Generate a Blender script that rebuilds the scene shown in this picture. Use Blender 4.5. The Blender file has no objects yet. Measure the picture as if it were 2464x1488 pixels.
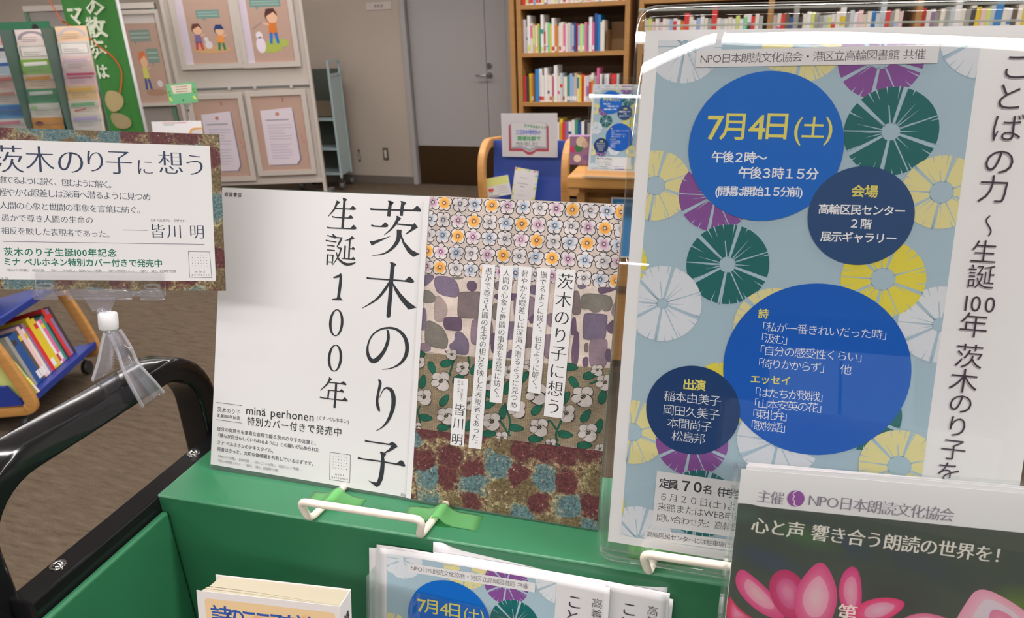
import bpy, bmesh, math, random
import numpy as np
from mathutils import Matrix, Vector
random.seed(7)
C = bpy.context.scene.collection
SC = bpy.context.scene
PI = math.pi
R_ = math.radians

# ------------------------------------------------------------------ camera
IW, IH, F, EYE = 2464., 1488., 1643., 1.37
def nrm(v):
    v = np.array(v, float); return v / np.linalg.norm(v)
UPc = -nrm([1375 - IW/2, 4850 - IH/2, F])
Xc = nrm([4806, 441, -F]); Xc = nrm(Xc - Xc.dot(UPc) * UPc); Yc = np.cross(UPc, Xc)
RW = np.array([Xc, Yc, UPc])
CAM = np.array([0, 0, EYE])
def ray(px, py): return RW @ nrm([px - IW/2, py - IH/2, F])
cam = bpy.data.cameras.new('camera'); camo = bpy.data.objects.new('camera', cam); C.objects.link(camo)
m = Matrix.Identity(4)
for i, col in enumerate((RW @ [1, 0, 0], RW @ [0, -1, 0], RW @ [0, 0, -1])):
    for j in range(3): m[j][i] = col[j]
m[2][3] = EYE
camo.matrix_world = m
cam.sensor_width = 36; cam.lens = F / IW * 36; cam.clip_start = .01
cam.dof.use_dof = True; cam.dof.focus_distance = .66; cam.dof.aperture_fstop = 13.5
SC.camera = camo

# ------------------------------------------------------------------ light and exposure
SC.view_settings.view_transform = 'Standard'; SC.view_settings.look = 'None'
SC.view_settings.gamma = 1; SC.view_settings.use_curve_mapping = False
SC.view_settings.exposure = 0.0
SC.cycles.max_bounces = 14; SC.cycles.transparent_max_bounces = 32
SC.cycles.transmission_bounces = 12; SC.cycles.diffuse_bounces = 4
SC.cycles.sample_clamp_indirect = 6
wd = bpy.data.worlds.new('world'); SC.world = wd; wd.use_nodes = True
wd.node_tree.nodes['Background'].inputs[0].default_value = (.75, .85, 1, 1)
wd.node_tree.nodes['Background'].inputs[1].default_value = .6
CEIL = 2.6
LIGHT = (1.0, .955, .935)
def light_row(x0, x1, y, power_per_m, w=.085):
    ld = bpy.data.lights.new('ceiling_light_lamp', 'AREA'); ld.shape = 'RECTANGLE'
    ld.size = x1 - x0; ld.size_y = w; ld.energy = power_per_m * (x1 - x0); ld.color = LIGHT
    lo = bpy.data.objects.new('ceiling_light_lamp', ld); C.objects.link(lo); lo.location = ((x0+x1)/2, y, CEIL - .03)
    return lo
ROWS = [(-3.4, .22, -1.56), (.30, 4.6, -1.56), (-9.3, -.2, 3.0), (-.1, 3.8, 3.0), (-3.4, .24, -6.1), (-9.3, 4.4, .75), (-9.3, 3.8, 4.9)]  # last two rows are unseen fill lamps, added to brighten cart and back wall
for (a, b, y) in ROWS: light_row(a, b, y, {-1.56: 23., 3.0: 15., -6.1: 22., .75: 15., 4.9: 10.}[y])

# ------------------------------------------------------------------ helpers
def lin(c): c /= 255.; return c / 12.92 if c <= .04045 else ((c + .055) / 1.055) ** 2.4
GAIN = 1.22
def K(r, g, b, k=None):
    k = GAIN if k is None else k
    return tuple(min(.93, lin(v) * k) for v in (r, g, b))
MATS = {}
def mat(name, rgb=(.5, .5, .5), rough=.5, metal=0., spec=.5, coat=0., noise=None, bump=None, sheen=0):
    if name in MATS: return MATS[name]
    m = bpy.data.materials.new(name); m.use_nodes = True; nt = m.node_tree; b = nt.nodes['Principled BSDF']
    b.inputs['Base Color'].default_value = (*rgb, 1); b.inputs['Roughness'].default_value = rough
    b.inputs['Metallic'].default_value = metal; b.inputs['Specular IOR Level'].default_value = spec
    b.inputs['Coat Weight'].default_value = coat; b.inputs['Coat Roughness'].default_value = .08
    if noise:
        sc, amt = noise[:2]; st = noise[2] if len(noise) > 2 else (1, 1, 1)
        tc = nt.nodes.new('ShaderNodeTexCoord'); mp = nt.nodes.new('ShaderNodeMapping'); mp.inputs[3].default_value = st
        nz = nt.nodes.new('ShaderNodeTexNoise'); nz.inputs['Scale'].default_value = sc; nz.inputs['Detail'].default_value = 6
        rp = nt.nodes.new('ShaderNodeValToRGB')
        rp.color_ramp.elements[0].position = .3; rp.color_ramp.elements[1].position = .7
        rp.color_ramp.elements[0].color = (*[v * (1 - amt) for v in rgb], 1); rp.color_ramp.elements[1].color = (*[min(1, v * (1 + amt)) for v in rgb], 1)
        nt.links.new(tc.outputs['Object'], mp.inputs[0]); nt.links.new(mp.outputs[0], nz.inputs['Vector'])
        nt.links.new(nz.outputs[0], rp.inputs[0]); nt.links.new(rp.outputs[0], b.inputs['Base Color'])
    if bump:
        tc = nt.nodes.new('ShaderNodeTexCoord'); nz = nt.nodes.new('ShaderNodeTexNoise'); nz.inputs['Scale'].default_value = bump[0]
        bp = nt.nodes.new('ShaderNodeBump'); bp.inputs['Strength'].default_value = bump[1]; bp.inputs['Distance'].default_value = bump[2] if len(bump) > 2 else .001
        nt.links.new(tc.outputs['Object'], nz.inputs['Vector']); nt.links.new(nz.outputs[0], bp.inputs['Height']); nt.links.new(bp.outputs[0], b.inputs['Normal'])
    MATS[name] = m; return m
def clear_mat(name, tint=(.97, .98, .975), refl=1.0, rough=0.0, haze=0., hazecol=(.8, .85, .85)):
    """thin clear plastic: Fresnel mix of a straight-through part and a mirror part"""
    if name in MATS: return MATS[name]
    m = bpy.data.materials.new(name); m.use_nodes = True; nt = m.node_tree; N = nt.nodes; L = nt.links; N.clear()
    out = N.new('ShaderNodeOutputMaterial'); mx = N.new('ShaderNodeMixShader'); tr = N.new('ShaderNodeBsdfTransparent'); gl = N.new('ShaderNodeBsdfGlossy')
    tr.inputs[0].default_value = (*tint, 1); gl.inputs['Roughness'].default_value = rough; gl.inputs[0].default_value = (refl, refl, refl, 1)
    fr = N.new('ShaderNodeFresnel'); ge = N.new('ShaderNodeNewGeometry'); mr = N.new('ShaderNodeMapRange')
    mr.inputs['To Min'].default_value = 1.49; mr.inputs['To Max'].default_value = 1 / 1.49
    L.new(ge.outputs['Backfacing'], mr.inputs['Value']); L.new(mr.outputs[0], fr.inputs['IOR'])
    base = tr
    if haze > 0:
        df = N.new('ShaderNodeBsdfTranslucent'); df.inputs[0].default_value = (*hazecol, 1)
        d2 = N.new('ShaderNodeBsdfDiffuse'); d2.inputs[0].default_value = (*hazecol, 1)
        ad = N.new('ShaderNodeMixShader'); L.new(df.outputs[0], ad.inputs[1]); L.new(d2.outputs[0], ad.inputs[2])
        m2 = N.new('ShaderNodeMixShader'); m2.inputs[0].default_value = haze; L.new(tr.outputs[0], m2.inputs[1]); L.new(ad.outputs[0], m2.inputs[2]); base = m2
    L.new(fr.outputs[0], mx.inputs[0]); L.new(base.outputs[0], mx.inputs[1]); L.new(gl.outputs[0], mx.inputs[2]); L.new(mx.outputs[0], out.inputs[0])
    MATS[name] = m; return m
def glass_mat(name, rgb=(.96, .97, 1.0), rough=.02, alpha=.25):
    """solid moulded clear plastic: refracting, partly let through so its shadow stays light"""
    if name in MATS: return MATS[name]
    m = bpy.data.materials.new(name); m.use_nodes = True; nt = m.node_tree; b = nt.nodes['Principled BSDF']
    b.inputs['Base Color'].default_value = (*rgb, 1); b.inputs['Roughness'].default_value = rough
    b.inputs['Transmission Weight'].default_value = 1; b.inputs['IOR'].default_value = 1.45; b.inputs['Alpha'].default_value = 1 - alpha
    MATS[name] = m; return m
def attr_mat(name, rough=.6, spec=.3, coat=0.):
    if name in MATS: return MATS[name]
    m = bpy.data.materials.new(name); m.use_nodes = True; nt = m.node_tree; b = nt.nodes['Principled BSDF']
    a = nt.nodes.new('ShaderNodeVertexColor'); a.layer_name = 'Ink'; nt.links.new(a.outputs[0], b.inputs['Base Color'])
    b.inputs['Roughness'].default_value = rough; b.inputs['Specular IOR Level'].default_value = spec; b.inputs['Coat Weight'].default_value = coat
    MATS[name] = m; return m

def tag(o, label=None, cat=None, group=None, kind=None):
    if label: o['label'] = label
    if cat: o['category'] = cat
    if group: o['group'] = group
    if kind: o['kind'] = kind
    return o

class Fr:
    """a local frame: axes x,y,z as numpy rows, origin o. Sheets: x right, y up the sheet, z towards the viewer."""
    def __init__(s, o, xd, yd, zd): s.o = np.array(o, float); s.A = np.array([xd, yd, zd], float)
    @staticmethod
    def sheet(o, yaw=0, lean=0, roll=0, deg=True):
        if deg: yaw, lean, roll = R_(yaw), R_(lean), R_(roll)
        xd = np.array([math.cos(yaw), math.sin(yaw), 0]); yh = np.array([-math.sin(yaw), math.cos(yaw), 0])
        yd = np.array([0, 0, 1]) * math.cos(lean) + yh * math.sin(lean)
        c, s_ = math.cos(roll), math.sin(roll)
        a, b = xd * c + yd * s_, yd * c - xd * s_
        return Fr(o, a, b, np.cross(a, b))
    @staticmethod
    def up(o, yaw=0):
        y = R_(yaw); return Fr(o, [math.cos(y), math.sin(y), 0], [-math.sin(y), math.cos(y), 0], [0, 0, 1])
    def mw(s):
        m = Matrix.Identity(4)
        for i in range(3):
            for j in range(3): m[j][i] = s.A[i][j]
            m[i][3] = s.o[i]
        return m
    def w(s, x, y, z): return s.o + s.A[0]*x + s.A[1]*y + s.A[2]*z
    def hit(s, px, py, axis=2, val=0.):
        """point of the plane (local axis == val) that the photograph shows at this pixel, in local coordinates"""
        r = s.A @ ray(px, py); q = s.A @ (CAM - s.o); t = (val - q[axis]) / r[axis]; return q + r * t
    def uv(s, px, py): return s.hit(px, py)[:2]
    def child(s, x, y, z, yaw=0, lean=0, roll=0):
        f = Fr.sheet((0, 0, 0), yaw, lean, roll)
        # rotate a sheet frame defined for (x right, z up) of an upright frame
        A = np.array([s.A[0]*v[0] + s.A[1]*v[1] + s.A[2]*v[2] for v in f.A])
        return Fr(s.w(x, y, z), *A)

class MB:
    """collects shapes in local coordinates, then links them as ONE mesh object"""
    def __init__(s): s.v = []; s.f = []; s.m = []; s.sm = []
    def add(s, vs, fs, mi=0, smooth=False):
        b = len(s.v); s.v += [tuple(map(float, p)) for p in vs]; s.f += [tuple(b + i for i in f) for f in fs]; s.m += [mi]*len(fs); s.sm += [smooth]*len(fs); return s
    def box(s, x0, x1, y0, y1, z0, z1, mi=0):
        x0, x1 = sorted((x0, x1)); y0, y1 = sorted((y0, y1)); z0, z1 = sorted((z0, z1))
        v = [(x, y, z) for z in (z0, z1) for y in (y0, y1) for x in (x0, x1)]
        return s.add(v, [(0,2,3,1), (4,5,7,6), (0,1,5,4), (2,6,7,3), (0,4,6,2), (1,3,7,5)], mi)
    def hexa(s, b4, t4, mi=0):
        return s.add(list(b4) + list(t4), [(3,2,1,0), (4,5,6,7), (0,1,5,4), (1,2,6,5), (2,3,7,6), (3,0,4,7)], mi)
    def slab(s, pts, z0, z1, mi=0, me=None, axis=2):
        """prism of a 2D outline between two levels of an axis; me = material of the edge"""
        n = len(pts); me = mi if me is None else me
        def P(p, z): return {2: (p[0], p[1], z), 1: (p[0], z, p[1]), 0: (z, p[0], p[1])}[axis]
        v = [P(p, z0) for p in pts] + [P(p, z1) for p in pts]
        flip = (axis == 1)
        a = tuple(range(n))[::-1]; b = tuple(range(n, 2*n))
        if flip: a, b = a[::-1], b[::-1]
        s.add(v, [a, b], mi)
        e = [(i, (i+1) % n, n + (i+1) % n, n + i) for i in range(n)]
        if flip: e = [q[::-1] for q in e]
        base = len(s.v) - 2*n
        s.f += [tuple(base + i for i in q) for q in e]; s.m += [me]*n; s.sm += [False]*n
        return s
    def tube(s, path, r, seg=12, mi=0, closed=False, rect=None, upv=None, cap=True):
        """round tube (radius r or list) or rounded rectangular section (rect=(w,h,corner)) along a path"""
        P = [Vector(p) for p in path]; n = len(P)
        if rect:
            w, h, c = rect; sec = []
            for (cx, cy, a0) in ((w/2-c, h/2-c, 0), (-w/2+c, h/2-c, 90), (-w/2+c, -h/2+c, 180), (w/2-c, -h/2+c, 270)):
                for k in range(4): a = R_(a0 + k*30); sec.append((cx + c*math.cos(a), cy + c*math.sin(a)))
        else: sec = [(math.cos(2*PI*k/seg), math.sin(2*PI*k/seg)) for k in range(seg)]
        ns = len(sec); vs = []; prev = None
        for i in range(n):
            if closed: d = (P[(i+1) % n] - P[i-1]).normalized()
            else: d = (P[min(i+1, n-1)] - P[max(i-1, 0)]).normalized()
            if upv is not None: a = Vector(upv); a = (a - a.dot(d)*d).normalized()
            elif prev is None:
                a = Vector((0, 0, 1)) if abs(d.z) < .9 else Vector((1, 0, 0)); a = (a - a.dot(d)*d).normalized()
            else: a = (prev - prev.dot(d)*d).normalized()
            prev = a; b = d.cross(a)
            rr = 1 if rect else (r[i] if isinstance(r, (list, tuple)) else r)
            for (p, q) in sec: vs.append(P[i] + a*(p*rr) + b*(q*rr))
        fs = []
        for i in range(n if closed else n-1):
            for k in range(ns):
                j = (i+1) % n; fs.append((i*ns+k, i*ns+(k+1) % ns, j*ns+(k+1) % ns, j*ns+k))
        s.add(vs, fs, mi, True)
        if cap and not closed:
            b0 = len(s.v) - len(vs); s.f += [tuple(b0 + k for k in range(ns))[::-1], tuple(b0 + (n-1)*ns + k for k in range(ns))]; s.m += [mi]*2; s.sm += [False]*2
        return s
    def cyl(s, p0, p1, r, seg=16, mi=0, r2=None):
        return s.tube([p0, p1], [r, r if r2 is None else r2], seg, mi)
    def ball(s, c, r, mi=0, seg=12, sc=(1, 1, 1)):
        vs = []; fs = []; ri = seg // 2
        for i in range(ri + 1):
            t = PI * i / ri
            for k in range(seg): a = 2*PI*k/seg; vs.append((c[0]+r*sc[0]*math.sin(t)*math.cos(a), c[1]+r*sc[1]*math.sin(t)*math.sin(a), c[2]+r*sc[2]*math.cos(t)))
        for i in range(ri):
            for k in range(seg): fs.append((i*seg+k, (i+1)*seg+k, (i+1)*seg+(k+1) % seg, i*seg+(k+1) % seg))
        return s.add(vs, fs, mi, True)
    def build(s, name, mats, parent=None, frame=None, bevel=0, bseg=2, ang=40):
        me = bpy.data.meshes.new(name); me.from_pydata(s.v, [], s.f)
        for m_ in (mats if isinstance(mats, (list, tuple)) else [mats]): me.materials.append(m_)
        me.polygons.foreach_set('material_index', s.m); me.polygons.foreach_set('use_smooth', s.sm)
        bm = bmesh.new(); bm.from_mesh(me); bmesh.ops.remove_doubles(bm, verts=bm.verts, dist=1e-6) if bevel else None
        bmesh.ops.recalc_face_normals(bm, faces=bm.faces); bm.to_mesh(me); bm.free()
        me.update()
        o = bpy.data.objects.new(name, me); C.objects.link(o)
        if frame is not None: o.matrix_world = frame.mw()
        if parent is not None: o.parent = parent
        if bevel:
            b = o.modifiers.new('bevel', 'BEVEL'); b.width = bevel; b.segments = bseg; b.limit_method = 'ANGLE'; b.angle_limit = R_(ang)
        return o
def empty(name, frame):
    o = bpy.data.objects.new(name, None); C.objects.link(o); o.matrix_world = frame.mw(); o.empty_display_size = .05; return o
def rrect(x0, x1, y0, y1, r, seg=5):
    p = []
    for (cx, cy, a0) in ((x1-r, y1-r, 0), (x0+r, y1-r, 90), (x0+r, y0+r, 180), (x1-r, y0+r, 270)):
        for k in range(seg+1): a = R_(a0 + 90*k/seg); p.append((cx + r*math.cos(a), cy + r*math.sin(a)))
    return p

# ------------------------------------------------------------------ flat print
_fcu = bpy.data.curves.new('glyph', 'FONT'); _fob = bpy.data.objects.new('glyph', _fcu); C.objects.link(_fob)
_G = {}
def glyph(ch, res=3):
    k = (ch, res)
    if k in _G: return _G[k]
    _fcu.body = ch; _fcu.resolution_u = res; _fob.update_tag()
    bpy.context.view_layer.update()
    me = bpy.data.meshes.new_from_object(_fob.evaluated_get(bpy.context.evaluated_depsgraph_get()))
    V = np.array([v.co[:2] for v in me.vertices]) if len(me.vertices) else np.zeros((0, 2))
    T = [tuple(p.vertices) for p in me.polygons]; bpy.data.meshes.remove(me)
    # merge doubles, then a mitred outward normal per outline vertex
    key = {}; idx = []
    nv = []
    for p in V:
        kk = (round(p[0], 5), round(p[1], 5))
        if kk not in key: key[kk] = len(nv); nv.append(p)
        idx.append(key[kk])
    V = np.array(nv) if nv else V
    T = [tuple(idx[i] for i in t) for t in T]; T = [t for t in T if len(set(t)) == len(t)]
    cnt = {}
    for t in T:
        n = len(t)
        for i in range(n):
            a, b = t[i], t[(i+1) % n]; cnt.setdefault((min(a, b), max(a, b)), []).append((a, b, t))
    acc = [[] for _ in V]
    for e, l in cnt.items():
        if len(l) != 1: continue
        a, b, t = l[0]; d = V[b]-V[a]; nn = np.array([d[1], -d[0]]); ln = np.linalg.norm(nn)
        if ln < 1e-9: continue
        nn /= ln; c = V[list(t)].mean(0)
        if nn.dot(c - V[a]) > 0: nn = -nn
        acc[a].append(nn); acc[b].append(nn)
    N = np.zeros_like(V)
    for i, l in enumerate(acc):
        if not l: continue
        s_ = sum(l); ln = np.linalg.norm(s_)
        if ln < 1e-6: continue
        h = s_/ln; cs = max(.55, h.dot(l[0])); N[i] = h/cs
    if len(V): w0, w1 = V[:, 0].min(), V[:, 0].max()
    else: w0, w1 = 0, .3
    adv = 1.0 if ord(ch) > 0x2000 else ((w1-w0) + .11 if ch != ' ' else .35)
    cx = .5 if adv == 1.0 else (w0+w1)/2
    _G[k] = (V, T, N, adv, cx); return _G[k]

def clip_poly(pts, rect):
    x0, x1, y0, y1 = rect
    for (ax, v, sg) in ((0, x0, 1), (0, x1, -1), (1, y0, 1), (1, y1, -1)):
        out = []; n = len(pts)
        for i in range(n):
            a, b = pts[i], pts[(i+1) % n]; da, db = (a[ax]-v)*sg, (b[ax]-v)*sg
            if da >= 0: out.append(a)
            if da * db < 0:
                t = da/(da-db); out.append((a[0]+(b[0]-a[0])*t, a[1]+(b[1]-a[1])*t))
        pts = out
        if len(pts) < 3: return []
    return pts

class Print:
    """ink on a sheet: flat coloured shapes, each layer a hair above the last. Coordinates are local metres (y up), or photograph
    pixels carried onto the sheet's plane by its frame."""
    def __init__(s, frame, dz=1.5e-5, z0=6e-5, scale=1.0, lift=None):
        s.fr = frame; s.dz = dz; s.z = z0; s.v = []; s.f = []; s.c = []; s.clip = None; s.sc = scale; s.lift = lift; s.raw = False
    def L(s, n=1): s.z += s.dz*n; return s
    def uv(s, p): return tuple(s.fr.uv(*p)*s.sc) if not s.raw else p
    def poly(s, pts, col, loc=False):
        """pts in pixels unless loc"""
        if not loc: pts = [s.uv(p) for p in pts]
        if s.clip: pts = clip_poly(pts, s.clip)
        if len(pts) < 3: return s
        if s.lift:      # on a curled sheet large shapes are cut into small cells that follow it
            xs = [p[0] for p in pts]; ys = [p[1] for p in pts]; g = .008
            if max(xs)-min(xs) > g*1.2 or max(ys)-min(ys) > g*1.2:
                for i in range(int(math.floor(min(xs)/g)), int(math.floor(max(xs)/g))+1):
                    a = clip_poly(pts, (i*g, (i+1)*g, -9, 9))
                    if len(a) < 3: continue
                    for j in range(int(math.floor(min(ys)/g)), int(math.floor(max(ys)/g))+1):
                        q = clip_poly(a, (-9, 9, j*g, (j+1)*g))
                        if len(q) >= 3: b = len(s.v); s.v += [(p[0], p[1], s.z) for p in q]; s.f.append(tuple(range(b, b+len(q)))); s.c.append(col)
                return s
        b = len(s.v); s.v += [(p[0], p[1], s.z) for p in pts]; s.f.append(tuple(range(b, b+len(pts)))); s.c.append(col); return s
    def circle(s, c, r, col, n=48, loc=False, ry=None, rot=0):
        if not loc: c = s.uv(c)
        ry = ry or r
        return s.poly([(c[0]+r*math.cos(a)*math.cos(rot)-ry*math.sin(a)*math.sin(rot), c[1]+r*math.cos(a)*math.sin(rot)+ry*math.sin(a)*math.cos(rot)) for a in [2*PI*k/n for k in range(n)]], col, True)
    def disc_lr(s, l, r, col, n=64):
        a, b = np.array(s.uv(l)), np.array(s.uv(r)); c = (a+b)/2; R0 = np.linalg.norm(b-a)/2
        s.circle(tuple(c), R0, col, n, True); return c, R0
    def stroke(s, path, col, k=1.0, loc=False):
        """brush stroke: path of (x, y, width)"""
        P = [np.array(p[:2], float) for p in path]; W = [p[2]*k for p in path]
        # smooth with Catmull-Rom
        Q = []; WW = []
        n = len(P)
        for i in range(n-1):
            p0, p1, p2, p3 = P[max(i-1, 0)], P[i], P[i+1], P[min(i+2, n-1)]
            st = 5 if n > 2 else 1
            for j in range(st):
                t = j/st; Q.append(.5*((2*p1)+(-p0+p2)*t+(2*p0-5*p1+4*p2-p3)*t*t+(-p0+3*p1-3*p2+p3)*t**3)); WW.append(W[i]+(W[i+1]-W[i])*t)
        Q.append(P[-1]); WW.append(W[-1]); l, r = [], []
        for i, q in enumerate(Q):
            d = Q[min(i+1, len(Q)-1)]-Q[max(i-1, 0)]; d = d/(np.linalg.norm(d)+1e-9); nn = np.array([-d[1], d[0]])*WW[i]/2
            l.append(q+nn); r.append(q-nn)
        for i in range(len(Q)-1): s.poly([tuple(l[i]), tuple(l[i+1]), tuple(r[i+1]), tuple(r[i])], col, loc)
        return s
    def text(s, txt, a, b, size, col, wx=0., wy=0., loc=False, vert=False, sx=1., res=3):
        """a line of writing: a / b are the centres of its first / last character, size the em height"""
        if not loc:
            pa, pb = np.array(s.uv(a)), np.array(s.uv(b))
            mid = ((a[0]+b[0])/2, (a[1]+b[1])/2)
            if vert: q0, q1 = s.uv((mid[0]-size/2, mid[1])), s.uv((mid[0]+size/2, mid[1]))
            else: q0, q1 = s.uv((mid[0], mid[1]-size/2)), s.uv((mid[0], mid[1]+size/2))
            em = np.linalg.norm(np.array(q0)-np.array(q1))
        else: pa, pb, em = np.array(a, float), np.array(b, float), size
        d = pb-pa; ln = np.linalg.norm(d)
        if len(txt) == 1 or ln < 1e-9: u = np.array([1., 0.]) if not vert else np.array([0., -1.]); ln = 0
        else: u = d/ln
        adv = [1.0 if vert else glyph(c, res)[3] for c in txt]
        cen = []; x = 0
        for k_ in adv: cen.append(x+k_/2); x += k_
        tot = (cen[-1]-cen[0]) or 1
        ux = u if not vert else np.array([-u[1], u[0]]); uy = np.array([-ux[1], ux[0]])
        for i, ch in enumerate(txt):
            if ch in ' 　': continue
            V, T, N, ad, cx = glyph(ch, res)
            if not len(V): continue
            c = pa + u*ln*((cen[i]-cen[0])/tot)
            Q = V + N*np.array([wx, wy]); Q = Q - np.array([cx, .375])
            if vert and ch in 'ー～〜―（）()「」『』…':
                Q = np.stack([Q[:, 1], -Q[:, 0]], 1)
                if ch in 'ー～〜': Q[:, 0] = -Q[:, 0]*1
            elif vert and ch in '、。': Q = Q + np.array([.55, .5])
            elif vert and ch in 'っゃゅょャッョュ': Q = Q + np.array([.08, .06])
            Q = Q*em; X = c[0]+Q[:, 0]*sx*ux[0]+Q[:, 1]*uy[0]; Y = c[1]+Q[:, 0]*sx*ux[1]+Q[:, 1]*uy[1]
            if s.clip:
                for t in T: s.poly([(X[j], Y[j]) for j in t], col, True)
            else:
                b0 = len(s.v); s.v += [(X[j], Y[j], s.z) for j in range(len(X))]; s.f += [tuple(b0+j for j in t) for t in T]; s.c += [col]*len(T)
        return s
    def build(s, name, parent=None, rough=.6, m=None, coat=0.):
        me = bpy.data.meshes.new(name); V = s.v
        if s.lift: V = [(x, y, z + s.lift(x, y)) for (x, y, z) in V]
        me.from_pydata(V, [], s.f)
        bm = bmesh.new(); bm.from_mesh(me)
        for f in bm.faces:
            if f.normal.z < 0: f.normal_flip()
        bm.to_mesh(me); bm.free()
        ca = me.color_attributes.new('Ink', 'FLOAT_COLOR', 'CORNER'); arr = []
        for p, c in zip(s.f, s.c): arr += list((*c, 1.0))*len(p)
        ca.data.foreach_set('color', arr)
        me.materials.append(m or attr_mat('printed_ink', rough, .25, coat))
        o = bpy.data.objects.new(name, me); C.objects.link(o)
        if parent is None: o.matrix_world = s.fr.mw()
        else: o.parent = parent
        return o
def sheet(name, frame, w, h, m, t=.0003, parent=None, z=0.):
    o = MB().box(0, w, -h, 0, z-t, z).build(name, m, parent, frame if parent is None else None); return o

INK = K(45, 48, 52); WHITE = (.78, .775, .78); BLACKT = K(52, 54, 58)
# ------------------------------------------------------------------ the room
XL, XR, YF, YB = -9.8, 4.9, -9.4, 6.2
def struct(name, mb, m, **k): o = mb.build(name, m, **k); o['kind'] = 'structure'; return o
def carpet():
    m = mat('carpet', K(112, 96, 80), .95, spec=.1); nt = m.node_tree; b = nt.nodes['Principled BSDF']; L = nt.links
    tc = nt.nodes.new('ShaderNodeTexCoord'); mp = nt.nodes.new('ShaderNodeMapping'); mp.inputs[2].default_value = (0, 0, R_(28)); mp.inputs[3].default_value = (1.6, 9, 1)
    nz = nt.nodes.new('ShaderNodeTexNoise'); nz.inputs['Scale'].default_value = 6; nz.inputs['Detail'].default_value = 8; nz.inputs['Roughness'].default_value = .7
    n2 = nt.nodes.new('ShaderNodeTexNoise'); n2.inputs['Scale'].default_value = 160; n2.inputs['Detail'].default_value = 3
    mx = nt.nodes.new('ShaderNodeMath'); mx.operation = 'MULTIPLY_ADD'; mx.inputs[1].default_value = .75
    m2 = nt.nodes.new('ShaderNodeMath'); m2.operation = 'MULTIPLY'; m2.inputs[1].default_value = .25
    rp = nt.nodes.new('ShaderNodeValToRGB'); rp.color_ramp.elements[0].position = .32; rp.color_ramp.elements[1].position = .68
    rp.color_ramp.elements[0].color = (*K(94, 79, 64, .55), 1); rp.color_ramp.elements[1].color = (*K(134, 118, 100, .55), 1)
    L.new(tc.outputs['Object'], mp.inputs[0]); L.new(mp.outputs[0], nz.inputs['Vector']); L.new(tc.outputs['Object'], n2.inputs['Vector'])
    L.new(n2.outputs[0], m2.inputs[0]); L.new(nz.outputs[0], mx.inputs[0]); L.new(m2.outputs[0], mx.inputs[2]); L.new(mx.outputs[0], rp.inputs[0]); L.new(rp.outputs[0], b.inputs['Base Color'])
    bp = nt.nodes.new('ShaderNodeBump'); bp.inputs['Strength'].default_value = .4; bp.inputs['Distance'].default_value = .004; L.new(n2.outputs[0], bp.inputs['Height']); L.new(bp.outputs[0], b.inputs['Normal'])
    return m
struct('floor', MB().box(XL, XR, YF, YB+.3, -.1, 0), carpet())
wallm = mat('wall_paint', K(165, 153, 142, 1.05), .8, spec=.2, noise=(1.2, .03))
ceilm = mat('ceiling_board', (.72, .71, .69), .9, spec=.1, noise=(60, .04))
struct('ceiling', MB().box(XL, XR, YF, YB+.3, CEIL, CEIL+.1), ceilm)
W0 = Fr.up((0, YB, 0))
dl = W0.hit(966, 60, 1)[0]; dr = W0.hit(1232, 100, 1)[0]
struct('wall_back', MB().box(XL, dl, YB, YB+.15, 0, CEIL).box(dl, dr, YB, YB+.15, 2.12, CEIL).box(dr, XR, YB, YB+.15, 0, CEIL), wallm)
struct('wall_left', MB().box(XL-.15, XL, YF, YB+.3, 0, CEIL), wallm)
struct('wall_right', MB().box(XR, XR+.15, YF, YB+.3, 0, CEIL), wallm)
# the wall behind the camera, with a row of windows
wf = MB(); wx = [(-8.6, -6.4), (-5.4, -3.2), (2.2, 4.3)]
wf.box(XL, XR, YF-.15, YF, 0, .9).box(XL, XR, YF-.15, YF, 2.2, CEIL); px_ = XL
for a, b in wx: wf.box(px_, a, YF-.15, YF, .9, 2.2); px_ = b
wf.box(px_, XR, YF-.15, YF, .9, 2.2)
struct('wall_front', wf, wallm)
alu = mat('brushed_aluminium', (.5, .51, .52), .35, 1.)
for i, (a, b) in enumerate(wx):
    f = struct('window_%d' % (i+1), MB().box(a, b, YF-.1, YF-.06, .9, .95).box(a, b, YF-.1, YF-.06, 2.15, 2.2).box(a, a+.05, YF-.1, YF-.06, .95, 2.15).box(b-.05, b, YF-.1, YF-.06, .95, 2.15).box((a+b)/2-.02, (a+b)/2+.02, YF-.1, YF-.06, .95, 2.15), alu)
    MB().box(a+.05, b-.05, YF-.083, YF-.078, .95, 2.15).build('pane', clear_mat('window_glass', (.92, .96, .95)), f)
basem = mat('baseboard_vinyl', K(92, 84, 78), .5)
struct('baseboard_back', MB().box(XL, dl, YB-.012, YB, 0, .075).box(dr, XR, YB-.012, YB, 0, .075), basem)
struct('baseboard_left', MB().box(XL, XL+.012, YF, YB-.02, 0, .075), basem)
struct('baseboard_right', MB().box(XR-.012, XR, YF, YB-.02, 0, .075), basem)
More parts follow.
